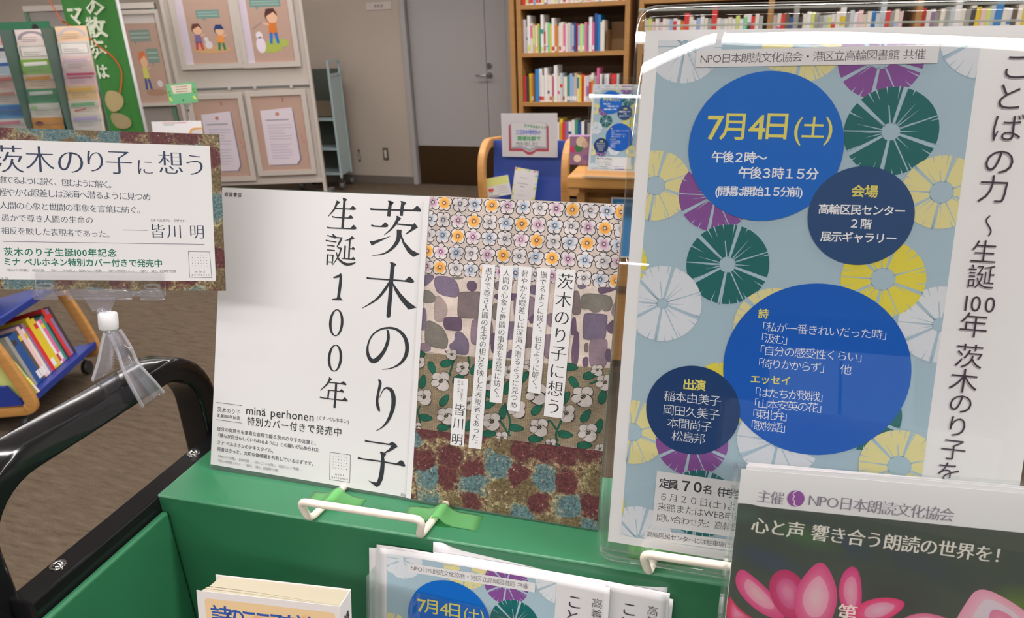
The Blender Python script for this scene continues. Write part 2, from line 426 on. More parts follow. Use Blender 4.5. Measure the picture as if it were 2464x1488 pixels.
# door
grey = mat('door_paint', K(150, 146, 145, 1.05), .45, spec=.4)
fr_ = struct('trim_1', MB().box(dl, dl+.05, YB-.02, YB+.1, 0, 2.12).box(dr-.05, dr, YB-.02, YB+.1, 0, 2.12).box(dl+.05, dr-.05, YB-.02, YB+.1, 2.07, 2.12), grey, bevel=.003)
D = Fr.up((dl+.055, YB+.03, 0)); dw = dr-dl-.11
door = struct('door_1', MB().box(0, dw, 0, .04, .008, 2.065), grey, frame=D, bevel=.002)
kick = MB().box(.004, dw-.004, -.0025, 0, .01, .385).build('kick_plate', mat('kick_steel', K(120, 98, 76, 1.0), .28, 1.), door)
MB().box(dw-.215, dw-.21, -.002, 0, .01, 2.06).build('leaf_seam', mat('seam_dark', (.1, .1, .1), .8), door)
lx, _, lz = D.hit(1179, 181, 1)
lv = MB().cyl((lx, 0, lz), (lx, -.008, lz), .026).cyl((lx, -.008, lz), (lx, -.05, lz), .009).tube([(lx, -.05, lz), (lx-.05, -.052, lz), (lx-.12, -.05, lz)], .008)
lv.build('lever_handle', mat('steel', (.42, .41, .4), .25, 1.), door)
MB().cyl((lx-.005, 0, lz+.085), (lx-.005, -.014, lz+.085), .024).box(lx-.009, lx-.001, -.022, -.014, lz+.07, lz+.1).build('thumb_turn', mat('steel'), door)

# lamp housings over the rows of light, the two added fill rows included
housing = mat('lamp_housing', (.7, .7, .7), .4)
for i, (a, b, y) in enumerate(ROWS):
    e = empty('ceiling_light', Fr.up(((a+b)/2, y, CEIL-.03)))
    tag(e, ['long ceiling light left of the gap in the row behind the camera', 'long ceiling light right of the gap in the row behind the camera', 'long ceiling light over the display panels', 'long ceiling light over the wooden bookcases',
            'long ceiling light left of the gap in the farthest row behind', 'added long fill light above the green book cart', 'added long fill light nearest the back wall'][i], 'ceiling light', 'line lights recessed along the ceiling')
    h = (b-a)/2
    MB().box(-h, h, -.06, .06, .012, .03).box(-h, h, -.06, -.045, -.01, .012).box(-h, h, .045, .06, -.01, .012).build('housing', housing, e)

# small things on the back wall
WF = Fr.up((0, YB, 0))
def wall_thing(name, px0, px1, label, cat, mk):
    a, b = WF.hit(*px0, 1), WF.hit(*px1, 1); e = empty(name, Fr.up(((a[0]+b[0])/2, YB, min(a[2], b[2])))); tag(e, label, cat); mk(e, abs(b[0]-a[0])/2, abs(a[2]-b[2])); return e
def mk_plate(e, hw, h):
    MB().box(-hw, hw, -.006, 0, 0, h).build('plate', mat('name_plate', K(165, 155, 150), .5), e, bevel=.001)
    fr = Fr.up(e.location, 0)
    p = Print(Fr((0, 0, 0), (1, 0, 0), (0, 0, 1), (0, -1, 0))); p.raw = True; p.text('事務室', (-.035, h/2), (.035, h/2), .03, K(80, 75, 75), loc=True)
    o = p.build('lettering', e); o.rotation_euler = (PI/2, 0, 0); o.location = (0, -.0065, 0)
wall_thing('name_plate', (881, 7), (943, 22), 'small pale room name plate on the wall left of the grey door', 'sign', mk_plate)
def mk_sw(e, hw, h):
    MB().box(-hw, hw, -.007, 0, 0, h).box(-hw*.5, hw*.5, -.0075, -.007, h*.16, h*.84).build('cover', mat('switch_frame', K(70, 64, 60), .5), e, bevel=.0015)
    MB().box(-hw*.5, hw*.5, -.01, -.0075, h*.18, h*.82).build('rocker', mat('switch_rocker', K(165, 158, 145), .4), e, bevel=.001)
wall_thing('wall_switch', (921, 356), (936, 385), 'dark framed wall outlet with pale centre, between the castor rack and the door', 'outlet', mk_sw)
wall_thing('wall_switch', (861, 360), (869, 389), 'dark wall outlet just right of the pale blue castor rack, half behind it', 'outlet', mk_sw)

# ------------------------------------------------------------------ foreground sheets
A3F = Fr.sheet((-.0918, .5745, 1.3706), 5.35, 14.89, -1.19)
CF = Fr.sheet((-.5292, .572, 1.2316), 3.62, 19.09, -.65)
paper = mat('coated_paper', WHITE, .45, spec=.4)
paper2 = mat('plain_paper', (.75, .735, .75), .7, spec=.2)
BGB = K(155, 178, 190); YEL = K(208, 200, 142); YEL2 = K(208, 196, 70); PUR = K(124, 74, 140); GRN = K(22, 96, 96); WHF = K(202, 206, 212)
BLU = K(8, 96, 182); BLU2 = K(4, 84, 174); NVY = K(34, 68, 112); NVY2 = K(14, 54, 102); YT = K(212, 202, 98); WT = K(228, 228, 232); DT = K(60, 50, 62)
def event_poster(frame, scale=1.0, design=None, detail=True, dz=1.5e-5, lift=None):
    """blue event poster: the design is measured once on the big A3 sheet (design frame) and scaled for smaller copies"""
    P = Print(design or A3F, dz=dz, scale=scale, lift=lift); k = scale
    bx = (.0105*k, .2318*k, -.4125*k, -.0075*k); P.clip = bx
    P.poly([(bx[0], bx[2]), (bx[1], bx[2]), (bx[1], bx[3]), (bx[0], bx[3])], BGB, True); P.L()
    fl = [((1648, 112), 88, WHF, .16, 0), ((1935, 100), 102, YEL, .27, 1), ((2120, 140), 105, PUR, .26, 2), ((2143, 317), 115, GRN, .2, 3), ((2378, 82), 118, WHF, .17, 1),
          ((2265, 463), 98, YEL, .31, 4), ((2262, 782), 104, WHF, .19, 3), ((2124, 672), 103, YEL2, .3, 4), ((1577, 447), 85, YEL, .28, 4), ((1722, 470), 90, PUR, .24, 2),
          ((1750, 637), 100, GRN, .2, 3), ((1594, 731), 93, WHF, .14, 3), ((1488, 632), 68, YEL2, .3, 1), ((1863, 787), 100, YEL, .3, 1), ((1522, 1040), 80, YEL, .29, 4),
          ((1735, 950), 82, YEL2, .3, 1), ((1664, 1064), 87, PUR, .24, 2), ((1872, 1060), 100, WHF, .2, 3), ((2075, 1000), 94, GRN, .2, 3), ((2163, 1122), 99, YEL, .3, 4),
          ((1535, 1298), 84, WHF, .14, 3), ((1430, 1210), 72, YEL2, .3, 1), ((1685, 1212), 86, GRN, .2, 3), ((1738, 1392), 70, YEL, .3, 1), ((1850, 1300), 90, WHF, .2, 0), ((1960, 1330), 90, PUR, .2, 2), ((2090, 1350), 80, YEL, .2, 1)]
    for (c, r, col, hub, sd) in fl:
        e = np.linalg.norm(P.fr.uv(c[0]-r, c[1])-P.fr.uv(c[0]+r, c[1]))/2*k
        c = P.uv(c); r = e; rnd = random.Random(sd*7+3)
        P.circle(c, r, col, 48, True); P.L()
        def spoke(a, r0, r1, w0, w1):
            d = (math.cos(a), math.sin(a)); n_ = (-d[1], d[0])
            P.poly([(c[0]+d[0]*r0*r+n_[0]*w0*r, c[1]+d[1]*r0*r+n_[1]*w0*r), (c[0]+d[0]*r1*r+n_[0]*w1*r, c[1]+d[1]*r1*r+n_[1]*w1*r),
                    (c[0]+d[0]*r1*r-n_[0]*w1*r, c[1]+d[1]*r1*r-n_[1]*w1*r), (c[0]+d[0]*r0*r-n_[0]*w0*r, c[1]+d[1]*r0*r-n_[1]*w0*r)], BGB, True)
        for a in (78, -96, 138, -148, -18): spoke(R_(a), hub*.9, 1.02, .028, .05)
        for a in (180, -62, 22, 100): spoke(R_(a), hub*.9, 1.02 if a != 100 else .6, .016, .012)
        for i in range(26):
            a = R_(i*13.85+rnd.uniform(-4, 4)); q = rnd.random()
            if q < .72: spoke(a, 1.02, rnd.uniform(.66, .9), .017, .001)
            else: spoke(a, hub*.9, rnd.uniform(.5, .8), .014, .001)
        P.circle(c, hub*r, BGB, 28, True); P.L()
    P.disc_lr((1657, 352), (2030, 356), BLU, 72); P.L(); P.disc_lr((1943, 520), (2200, 520), NVY, 64)
    P.disc_lr((1740, 885), (2192, 898), BLU2, 80); P.L(); P.disc_lr((1555, 985), (1781, 990), NVY2, 64); P.L()
    P.poly([(1676, 122), (2261, 107.5), (2254, 153), (1673, 163)], WHITE)
    P.poly([(1581, 1133), (2150, 1210), (2130, 1345), (1569, 1264)], WHITE); P.poly([(1554, 1272), (2150, 1350), (2145, 1375), (1551, 1297)], WHITE); P.L()
    P.clip = None
    r_ = 3 if detail else 1
    T = lambda *a, **q: P.text(*a, res=r_, **q)
    T('NPO日本朗読文化協会・港区立高輪図書館 共催', (1694, 142), (2213, 131), 27, DT, wx=-.008, wy=-.008)
    for ch, x, s, y in (('7', 1721, 82, 305), ('月', 1768, 72, 304), ('4', 1822, 82, 304), ('日', 1869, 72, 303), ('(', 1921, 72, 306), ('土', 1957, 56, 308), (')', 1994, 72, 306)):
        T(ch, (x, y), (x, y), s, YT, wx=.010 if ch not in '()' else 0, wy=.010)
    T('午後２時～', (1726, 378), (1831, 380), 29, WT, wx=.016, wy=.016)
    T('午後３時１５分', (1791, 416), (1954, 419), 30, WT, wx=.016, wy=.016)
    T('(開場は開始１５分前)', (1725, 460), (1927, 462), 26, WT, wx=.014, wy=.014)
    T('会場', (2064, 460), (2096, 461), 31, YT, wx=.02, wy=.02)
    T('高輪区民センター', (1982, 503), (2165, 508), 26, WT, wx=.014, wy=.014)
    T('２階', (2055, 538), (2083, 539), 26, WT, wx=.014, wy=.014)
    T('展示ギャラリー', (1987, 569), (2144, 574), 26, WT, wx=.014, wy=.014)
    T('詩', (1837, 755), (1837, 755), 25, YT, wx=.022, wy=.022)
    for t, a, b in (('「私が一番きれいだった時」', (1832, 786), (2136, 806)), ('「汲む」', (1829, 813), (1898, 818)), ('「自分の感受性くらい」', (1826, 842), (2077, 860)), ('「倚りかからず」　他', (1822, 873), (2035, 889)),
                    ('「はたちが敗戦」', (1814, 943), (1983, 955)), ('「山本安英の花」', (1812, 970), (1980, 982)), ('「東北弁」', (1808, 995), (1897, 1002)), ('「歌物語」', (1804, 1022), (1893, 1030))):
        T(t, a, b, 26, WT, wx=-.01, wy=-.01)
    T('エッセイ', (1817, 912), (1891, 916), 23, YT, wx=.022, wy=.022)
    T('出演', (1657, 925), (1684, 927), 28, YT, wx=.02, wy=.02)
    for t, a, b in (('稲本由美子', (1611, 953), (1721, 964)), ('岡田久美子', (1609, 986), (1718, 997)), ('本間尚子', (1619, 1017), (1700, 1026)), ('松島邦', (1630, 1049), (1683, 1055))):
        T(t, a, b, 28, WT, wx=-.012, wy=-.012)
    for t, a, s in (('こ', (2445, 160), 74), ('と', (2427, 233), 74), ('ば', (2422, 308), 74), ('の', (2404, 388), 74), ('力', (2390, 455), 72), ('生', (2367, 606), 60), ('誕', (2360, 666), 62), ('年', (2342, 782), 64), ('茨', (2331, 857), 63), ('木', (2318, 916), 63),
                    ('の', (2311, 970), 56), ('り', (2303, 1026), 56), ('子', (2293, 1081), 56), ('を', (2282, 1136), 56), ('読', (2268, 1200), 60), ('む', (2255, 1262), 60)):
        P.z -= P.dz*.5; T(t, (a[0]-1.2, a[1]+2), (a[0]-1.2, a[1]+2), s, K(165, 160, 162), wx=-.004, wy=-.004); P.z += P.dz*.5; T(t, a, a, s, DT, wx=-.006, wy=-.006)
    T('100', (2324, 728), (2381, 732), 54, DT, wx=-.004, wy=-.004, sx=.9)
    P.stroke([(2381, 519, 3), (2372, 532, 4), (2383, 555, 4), (2377, 569, 3)], DT)
    cx = P.uv((2450, 500))[0]
    kk = k
    for i, ch in enumerate('高輪朗読会'): P.text(ch, (.2830*kk, (-.0235-.0139*i)*kk), (.2830*kk, (-.0235-.0139*i)*kk), .0138*kk, DT, wx=-.012, wy=-.012, loc=True, res=r_)
    T('定員', (1599, 1163), (1620, 1166), 25, BLACKT, wx=.02, wy=.02); T('７０', (1651, 1169), (1679, 1172), 31, BLACKT, wx=.03, wy=.03); T('名', (1703, 1178), (1703, 1178), 23, BLACKT, wx=.02, wy=.02)
    T('（中学生以上）', (1722, 1182), (1838, 1198), 24, BLACKT, wx=.018, wy=.018)
    T('６月２０日(土)より受付', (1597, 1195), (1835, 1228), 22, BLACKT, wx=-.008, wy=-.008)
    T('来館またはWEB申込み', (1593, 1219), (1800, 1248), 22, BLACKT, wx=-.008, wy=-.008)
    T('問い合わせ先：高輪図書館', (1590, 1245), (1812, 1275), 21, BLACKT, wx=-.008, wy=-.008)
    T('高輪区民センターには駐車場はありません', (1564, 1285), (1825, 1322), 15, BLACKT, wx=-.004, wy=-.004)
    return P

# --- centre poster: white half with a vertical title, right half of patterned cloths
def zc(pts, ox, oy, s): return [(ox+p[0]/s, oy+p[1]/s, *(q/s for q in p[2:])) for p in pts]
def centre_print():
    P = Print(CF); k1 = (500, 440, 3.234); k2 = (500, 860, 3.382)
    pm = np.linalg.norm(CF.uv(900, 800)-CF.uv(901, 800))
    def S(pts, k): P.stroke([(*P.uv(p[:2]), p[2]*pm) for p in zc(pts, *k)], INK, 1, True)
    def G(pts, k): P.poly([P.uv(p) for p in zc(pts, *k)], INK, True)
    A = lambda *p: S(p, k1); B = lambda *p: G(p, k1); A2 = lambda *p: S(p, k2); B2 = lambda *p: G(p, k2)
    z00 = P.z
    def nx(): P.z += 2e-6
    # 茨
    A((1272,203,18),(1300,208,12),(1600,216,12),(1640,220,12)); nx(); B((1590,214),(1628,178),(1645,190),(1660,212),(1655,226),(1610,222)); nx()
    A((1424,145,24),(1415,200,26),(1408,262,26)); B((1400,140),(1420,140),(1448,153),(1438,170),(1420,175)); nx(); A((1519,148,24),(1512,200,25),(1505,258,24)); nx(); B((1498,142),(1518,144),(1545,156),(1532,174),(1515,178)); nx()
    A((1272,330,16),(1300,338,10),(1385,342,10)); nx(); B((1345,340),(1382,306),(1405,330),(1398,347)); nx()
    B((1258,452),(1285,455),(1430,413),(1340,458),(1275,490)); nx()
    A((1485,265,22),(1465,310,22),(1430,358,14),(1372,408,3)); nx(); B((1466,258),(1480,258),(1506,278),(1485,300)); nx()
    A((1470,322,10),(1540,328,11),(1605,334,14)); nx(); B((1590,330),(1610,312),(1636,348),(1600,370),(1545,402),(1538,398),(1580,360)); nx()
    A((1490,365,38),(1482,440,32),(1440,505,22),(1370,552,10),(1280,565,3)); nx()
    B((1497,380),(1507,400),(1530,460),(1590,525),(1650,555),(1600,578),(1555,540),(1520,480),(1502,430)); nx()
    # 木
    A((1242,738,16),(1265,745,11),(1500,762,11),(1590,775,10)); nx(); B((1530,764),(1568,728),(1585,740),(1608,766),(1600,779),(1560,776)); nx()
    A((1440,632,32),(1432,720,30),(1420,880,30),(1406,1034,32)); nx(); P.circle(CF.uv(500+1406/3.234, 440+1034/3.234), 16/3.234*pm, INK, 14, True); B((1416,618),(1440,620),(1469,634),(1450,660),(1430,655)); nx()
    A((1418,765,12),(1380,830,22),(1310,910,16),(1200,978,3)); nx()
    B((1428,765),(1442,780),(1500,860),(1560,925),(1625,972),(1600,978),(1562,988),(1500,915),(1455,840)); nx()
    # の
    A((1392,1140,6),(1404,1170,20),(1402,1230,24),(1372,1310,26),(1315,1378,34),(1275,1385,32),(1246,1335,24),(1246,1265,14),(1275,1195,12),(1330,1148,12),(1400,1130,14),(1470,1142,18),(1525,1190,26),(1550,1260,30),(1543,1340,28),(1500,1405,18),(1430,1443,8),(1358,1453,4)); nx()
    # 生
    A((985,200,9),(1060,203,8),(1140,208,9)); nx(); B((1100,204),(1130,178),(1153,200),(1150,212)); nx(); A((968,262,10),(1000,270,8),(1120,276,8)); nx(); B((1085,274),(1112,250),(1133,270),(1128,279)); nx()
    A((930,346,12),(960,352,9),(1145,359,9)); nx(); B((1108,355),(1136,326),(1157,350),(1155,362)); nx(); A((1064,125,18),(1060,200,20),(1048,352,20)); nx(); B((1048,116),(1062,118),(1086,130),(1072,146),(1056,146)); nx()
    A((1008,150,18),(985,205,14),(935,265,3)); nx(); B((1000,137),(1032,150),(1012,170)); nx()
    # 誕
    B((968,400),(982,402),(1000,420),(992,436),(980,430)); nx(); A((930,410,8),(975,422,8),(1040,430,9)); nx()
    A((1045,425,8),(1028,460,16),(1005,500,6)); nx(); A((918,448,8),(960,456,8),(1002,462,8)); A((928,486,8),(988,494,8)); A((928,522,8),(990,528,8)); nx()
    A((932,556,12),(930,600,12),(928,640,12)); A((975,560,10),(972,600,10),(968,632,10)); nx(); A((932,560,7),(975,564,7)); A((932,616,7),(970,618,7)); nx()
    A((1010,505,8),(1040,510,10)); nx(); A((1038,508,14),(1018,570,11),(970,642,3)); nx(); A((1000,540,6),(1020,595,14),(1070,632,20),(1120,632,16),(1152,618,3)); nx()
    B((1122,415),(1145,432),(1110,448),(1062,452),(1100,436)); nx(); A((1106,446,13),(1102,510,13),(1098,590,13)); nx(); A((1100,512,8),(1144,518,8)); nx(); B((1118,512),(1132,496),(1146,514),(1142,522)); nx()
    A((1070,490,13),(1066,540,12),(1062,590,12)); nx(); A((1045,589,8),(1148,598,8)); nx(); B((1115,594),(1133,576),(1150,596),(1146,602)); nx()
    # 1 0 0
    A((1036,718,18),(1030,800,24),(1016,898,22)); nx(); B((975,735),(1012,720),(1038,703),(1044,730),(1020,738),(980,744)); B((965,905),(1000,900),(1012,885),(1030,885),(1040,905),(1055,916),(1010,915),(966,912)); nx()
    for cx_, cy_ in ((1000, 1090), (990, 1365)):
        n = 40; o_, i_ = [], []
        for q in range(n):
            a = 2*PI*q/n; o_.append((cx_+56*math.cos(a)-.06*105*math.sin(a), cy_+105*math.sin(a))); i_.append((cx_+35*math.cos(a)-.06*96*math.sin(a), cy_+97*math.sin(a)))
        for q in range(n): G([o_[q], o_[(q+1) % n], i_[(q+1) % n], i_[q]], k1)
    # 年 り 子
    A2((998,170,18),(970,220,14),(915,270,3)); nx(); B2((985,160),(1015,178),(990,198)); nx(); A2((980,205,8),(1060,212,8),(1125,224,8)); nx(); B2((1075,214),(1103,195),(1130,218),(1125,230)); nx()
    A2((975,268,8),(1040,274,8),(1108,284,8)); nx(); B2((1068,278),(1088,258),(1111,280),(1106,288)); nx(); A2((912,322,12),(940,332,8),(1135,356,9)); nx(); B2((1090,350),(1116,325),(1140,350),(1137,361)); nx()
    A2((1045,214,18),(1040,300,18),(1031,412,20)); nx(); A2((986,268,15),(982,300,14),(978,336,13)); nx()
    A2((1388,182,12),(1404,208,24),(1388,290,20),(1378,360,22),(1388,412,26),(1398,443,8)); nx()
    A2((1398,330,3),(1425,272,8),(1455,250,14),(1495,272,30),(1512,335,36),(1505,420,32),(1470,510,22),(1420,570,10),(1368,600,3)); nx()
    A2((1280,678,18),(1310,686,11),(1490,712,11)); nx(); B2((1470,706),(1502,688),(1530,705),(1546,728),(1500,758),(1440,785),(1434,778),(1478,745),(1495,718)); nx()
    A2((1420,775,14),(1424,850,32),(1416,940,36),(1402,1000,36),(1380,1040,22)); nx(); B2((1410,1000),(1404,1040),(1376,1057),(1345,1035),(1305,1003),(1350,1018),(1385,1018)); B2((1400,770),(1420,768),(1452,790),(1440,810),(1415,812)); nx()
    A2((1222,818,18),(1260,828,11),(1420,850,11),(1605,884,12)); nx(); B2((1520,872),(1574,838),(1592,850),(1609,882),(1600,892)); nx()
    P.z = z00 + 1.2e-4
    T = P.text
    T('岩波書店', (545, 467), (577, 469), 11, INK, wx=.012, wy=.012)
    for a, b in (((521, 968), (582, 976)), ((521, 1009.5), (582, 1018))): P.poly([a, b, (b[0], b[1]+1.1), (a[0], a[1]+1.1)], INK)
    T('茨木のり子', (528, 986), (573, 992), 13, INK); T('生誕100年記念', (526, 1000), (574, 1006), 9.5, INK, wx=.01, wy=.01)
    T('minä perhonen', (601, 987), (750, 1003), 29, INK, wx=.003, wy=.003); T('(ミナ ペルホネン)', (764, 1005), (838, 1015), 12, INK)
    T('特別カバー付きで発売中', (604, 1014), (813, 1040), 22, INK, wx=.01, wy=.01)
    for t, a, b, s in (('自分の気持ちを素直な表現で綴る茨木のり子の言葉と、', (527, 1032), (762, 1067), 11), ('『誰もが自分らしくいられるように』との願いが込められた', (525, 1047), (764, 1083), 11), ('ミナ ペルホネンのテキスタイル。', (527, 1065), (659, 1086), 11), ('両者はきっと、大切な価値観を共有しているはずです。', (527, 1081), (755, 1117), 11)):
        T(t, a, b, s, INK, wx=.008, wy=.008)
    g_ = K(120, 120, 122)
    T('『茨木のり子詩集』（岩波文庫）、『詩のこころを読む』（岩波ジュニア新書）、', (524, 1098), (727, 1131), 7.5, g_, res=1); T('『自分の感受性くらい』・『歳月』（以上、岩波現代文庫）', (524, 1108.5), (671, 1133), 7.5, g_, res=1)
    logo(P, [(794, 1088), (844, 1095), (842, 1162), (793, 1155)]); T('2026.05', (965, 1190), (982, 1193.5), 9, g_)
    return P
def logo(P, q, col=None):
    col = col or INK; a, b, c, d = [np.array(P.uv(p)) for p in q]
    at = lambda u, v: (a*(1-u)+b*u)*(1-v)+(d*(1-u)+c*u)*v
    w = .018
    for (u0, v0, u1, v1) in ((0, 0, 1, w*.8), (0, 1-w*.8, 1, 1), (0, 0, w, 1), (1-w, 0, 1, 1)): P.poly([tuple(at(u0, v0)), tuple(at(u1, v0)), tuple(at(u1, v1)), tuple(at(u0, v1))], col, True)
    for i in range(6):
        for j in range(5):
            p = at(.17+.13*i, .13+.105*j); P.circle(tuple(p), .014*np.linalg.norm(b-a)*(1+.3*((i*3+j) % 2)), col, 8, True)
    em = .12*np.linalg.norm(d-a)
    P.text('minä', tuple(at(.32, .76)), tuple(at(.68, .76)), em, col, loc=True, sx=.9); P.text('perhonen', tuple(at(.14, .88)), tuple(at(.86, .88)), em, col, loc=True, sx=.9)

def cloth_flowers(P):
    """white ground packed with small outlined flowers"""
    pm = np.linalg.norm(CF.uv(1200, 560)-CF.uv(1201, 560)); o = (980, 450, 3.382)
    ground = K(188, 175, 166); ln = K(44, 48, 54)
    P.poly([(1035, 471.5), (1502, 492), (1483, 694), (1157, 672), (1019, 662)], ground); P.L()
    cols = {'O': K(218, 168, 92), 'W': K(200, 196, 197), 'B': K(180, 190, 202), 'P': K(200, 178, 192)}; inner = {'O': K(190, 110, 30), 'W': K(110, 112, 120), 'B': K(70, 96, 130), 'P': K(140, 80, 120)}
    rows = [('P210 O302 W430 B550 O688 P815 B945 W1080 P1212 O1345 W1490 B1625 O1745', lambda x: 130+.052*(x-302)),
            ('B185 W292 P415 O543 W672 B803 O933 P1065 B1200 W1333 P1472 O1608 W1745', lambda x: 266+.054*(x-292)),
            ('W170 B288 O412 P535 B668 W793 P925 O1053 W1190 B1322 O1465 P1600 B1720', lambda x: 394+.055*(x-288)),
            ('O165 P272 B398 W522 P652 O780 W912 B1045 O1178 P1308 B1445 W1590 P1715', lambda x: 527+.058*(x-272)),
            ('P155 O265 W395 B515 O640 P760 B880 W1040 P1180 B1305 W1435 B1570 O1700', lambda x: 654+.076*(x-265))]
    x0, x1 = P.uv((1035, 471))[0], P.uv((1502, 492))[0]; cy0, cy1 = P.uv((1000, 690))[1], 0.
    P.clip = None; bnd = [P.uv(p) for p in ((1035, 471.5), (1502, 492))]
    for r, (row, fy) in enumerate(rows):
        for j, tok in enumerate(row.split()):
            kind, x = tok[0], float(tok[1:]); y = fy(x); c = P.uv((o[0]+x/o[2], o[1]+y/o[2])); four = (j+r*2) % 3 == 0
            n = 4 if four else 5; R0 = 19.8*pm; rot = R_(45 if four else 90)
            xr = (x0+.0002 - (r > 0)*0.0, .42, -.297, -.0002)
            P.clip = xr
            z_ = P.z
            for q in range(n):
                a = rot+2*PI*q/n; pc = (c[0]+math.cos(a)*R0*.54, c[1]+math.sin(a)*R0*.54); P.z = z_+P.dz+4e-6*q; P.circle(pc, R0*.52, ln, 14, True)
            P.z = z_+P.dz
            for q in range(n):
                a = rot+2*PI*q/n; pc = (c[0]+math.cos(a)*R0*.54, c[1]+math.sin(a)*R0*.54); P.z = z_+P.dz+4e-6*q+2e-6; P.circle(pc, R0*.52-1.7*pm, K(200, 192, 191), 14, True)
            P.z = z_+3*P.dz
            P.circle(c, R0*(.7 if kind == 'O' else .58), cols[kind], 16, True); P.z += P.dz*.7
            rr = random.Random(r*40+j)
            for q in range(34):
                a = 2*PI*q/34+rr.uniform(-.08, .08); L1 = R0*rr.uniform(.45, .84); w_ = .42*pm
                d = (math.cos(a), math.sin(a)); P.poly([(c[0]+d[0]*.15*R0-d[1]*w_, c[1]+d[1]*.15*R0+d[0]*w_), (c[0]+d[0]*L1, c[1]+d[1]*L1), (c[0]+d[0]*.15*R0+d[1]*w_, c[1]+d[1]*.15*R0-d[0]*w_)], inner[kind], True)
            P.z += P.dz*.5; P.circle(c, R0*.22, ln, 12, True); P.z += P.dz*.5; P.circle(c, R0*.15, K(196, 180, 172), 10, True)
            P.z = z_
    P.clip = None; P.L(5)
def cloth_stones(P):
    top = [(1019, 662), (1157, 672), (1483, 694)]; ground = K(196, 182, 173)
    P.poly([(1019, 661), (1157, 669), (1387, 687), (1483, 693), (1468, 886), (1364, 883), (1008, 849)], ground); P.L()
    px = lambda p: (980+p[0]/3.382, 450+p[1]/3.382)
    cs = [K(98, 88, 106), K(106, 94, 94), K(106, 102, 95), K(120, 104, 114), K(88, 72, 90), K(142, 127, 124), K(106, 94, 112)]
    st = [(0, [(140,712),(215,712),(218,750),(165,800),(140,815),(135,760)]), (6, [(225,725),(330,725),(400,760),(430,850),(405,905),(300,890),(240,860),(216,790)]), (2, [(345,728),(470,735),(440,752),(390,755)]), (4, [(500,765),(545,765),(572,795),(560,845),(525,855),(488,835),(482,790)]),
          (2, [(135,835),(190,845),(235,895),(235,940),(130,950),(125,880)]), (5, [(235,880),(270,890),(320,950),(332,1020),(290,1105),(220,1095),(215,990)]), (1, [(415,865),(440,852),(640,850),(650,1060),(620,1075),(425,1072),(405,1040)]), (0, [(600,742),(720,752),(700,810),(600,800)]),
          (6, [(118,985),(150,985),(160,1050),(155,1170),(105,1170)]), (2, [(150,1095),(190,1085),(290,1140),(338,1240),(325,1310),(295,1325),(145,1290),(140,1200)]), (4, [(300,1065),(330,1055),(430,1060),(445,1080),(445,1160),(430,1178),(305,1165),(292,1110)]), (0, [(385,1195),(410,1172),(450,1185),(505,1255),(500,1372),(400,1365),(345,1320),(342,1280),(385,1255)]),
          (3, [(525,1085),(560,1070),(700,1075),(700,1300),(520,1290),(512,1200)]), (3, [(105,1265),(190,1275),(195,1340),(98,1345)]), (4, [(300,1345),(315,1325),(325,1355)]), (1, [(700,780),(780,755),(880,765),(840,830),(720,850)]), (4, [(700,880),(770,860),(930,870),(930,930),(720,920)]), (2, [(690,950),(760,940),(780,1080),(690,1090)]),
          (3, [(860,900),(960,880),(1050,900),(1050,1080),(870,1090)]), (6, [(760,1100),(900,1090),(900,1240),(770,1250)]), (4, [(680,1200),(700,1180),(770,1240),(770,1350),(680,1360)]), (1, [(900,1140),(1050,1140),(1060,1300),(920,1320)]), (0, [(1000,800),(1050,800),(1130,830),(1130,880),(1000,880)]), (3, [(1130,1030),(1250,1020),(1250,1150),(1140,1140)]),
          (4, [(985,1070),(1030,1030),(1060,1090),(1000,1120)]), (0, [(820,1330),(900,1320),(960,1390),(800,1400)]), (3, [(1100,1200),(1200,1200),(1200,1400),(1110,1400)]), (0, [(1375,800),(1470,803),(1440,830),(1400,835)]), (4, [(1548,812),(1705,822),(1700,840),(1580,875),(1555,860)]), (1, [(1340,850),(1400,840),(1420,1010),(1400,1045),(1335,1040)]),
          (2, [(1420,860),(1660,880),(1675,960),(1650,1010),(1600,1015),(1590,995),(1560,1020),(1510,1025),(1480,995),(1430,1000),(1405,970)]), (0, [(1450,1025),(1620,1035),(1632,1060),(1615,1240),(1590,1252),(1440,1245),(1425,1220),(1432,1050)]), (4, [(1340,1060),(1375,1060),(1380,1200),(1330,1215)]), (4, [(1380,1160),(1400,1200),(1402,1320),(1385,1460),(1340,1455),(1335,1330),(1355,1210)]),
          (4, [(1670,1080),(1690,1095),(1680,1200),(1640,1190),(1610,1140)]), (3, [(1490,1245),(1510,1232),(1625,1240),(1632,1270),(1625,1480),(1480,1478),(1478,1290)]), (1, [(1440,1275),(1475,1265),(1475,1350),(1440,1345)]), (4, [(1425,1390),(1475,1380),(1475,1465),(1425,1465)]), (4, [(1620,1320),(1655,1315),(1665,1425),(1630,1430),(1605,1380)]), (3, [(1680,945),(1700,950),(1690,1070),(1655,1030)])]
    for ci, q in st:
        pts = [np.array(P.uv(px(p))) for p in q]; n = len(pts); out = []
        for i in range(n):      # round the corners (Chaikin twice)
            out.append(pts[i])
        for _ in range(2):
            o2 = []
            for i in range(len(out)): a, b = out[i], out[(i+1) % len(out)]; o2 += [a*.8+b*.2, a*.2+b*.8]
            out = o2
        P.poly([tuple(p) for p in out], cs[ci], True); c = np.mean(out, 0); P.z += 2e-6
        P.poly([tuple(c+(p-c)*.9) for p in out], tuple(min(1, v*1.14) for v in cs[ci]), True); P.z += 1e-6
    P.L(3)
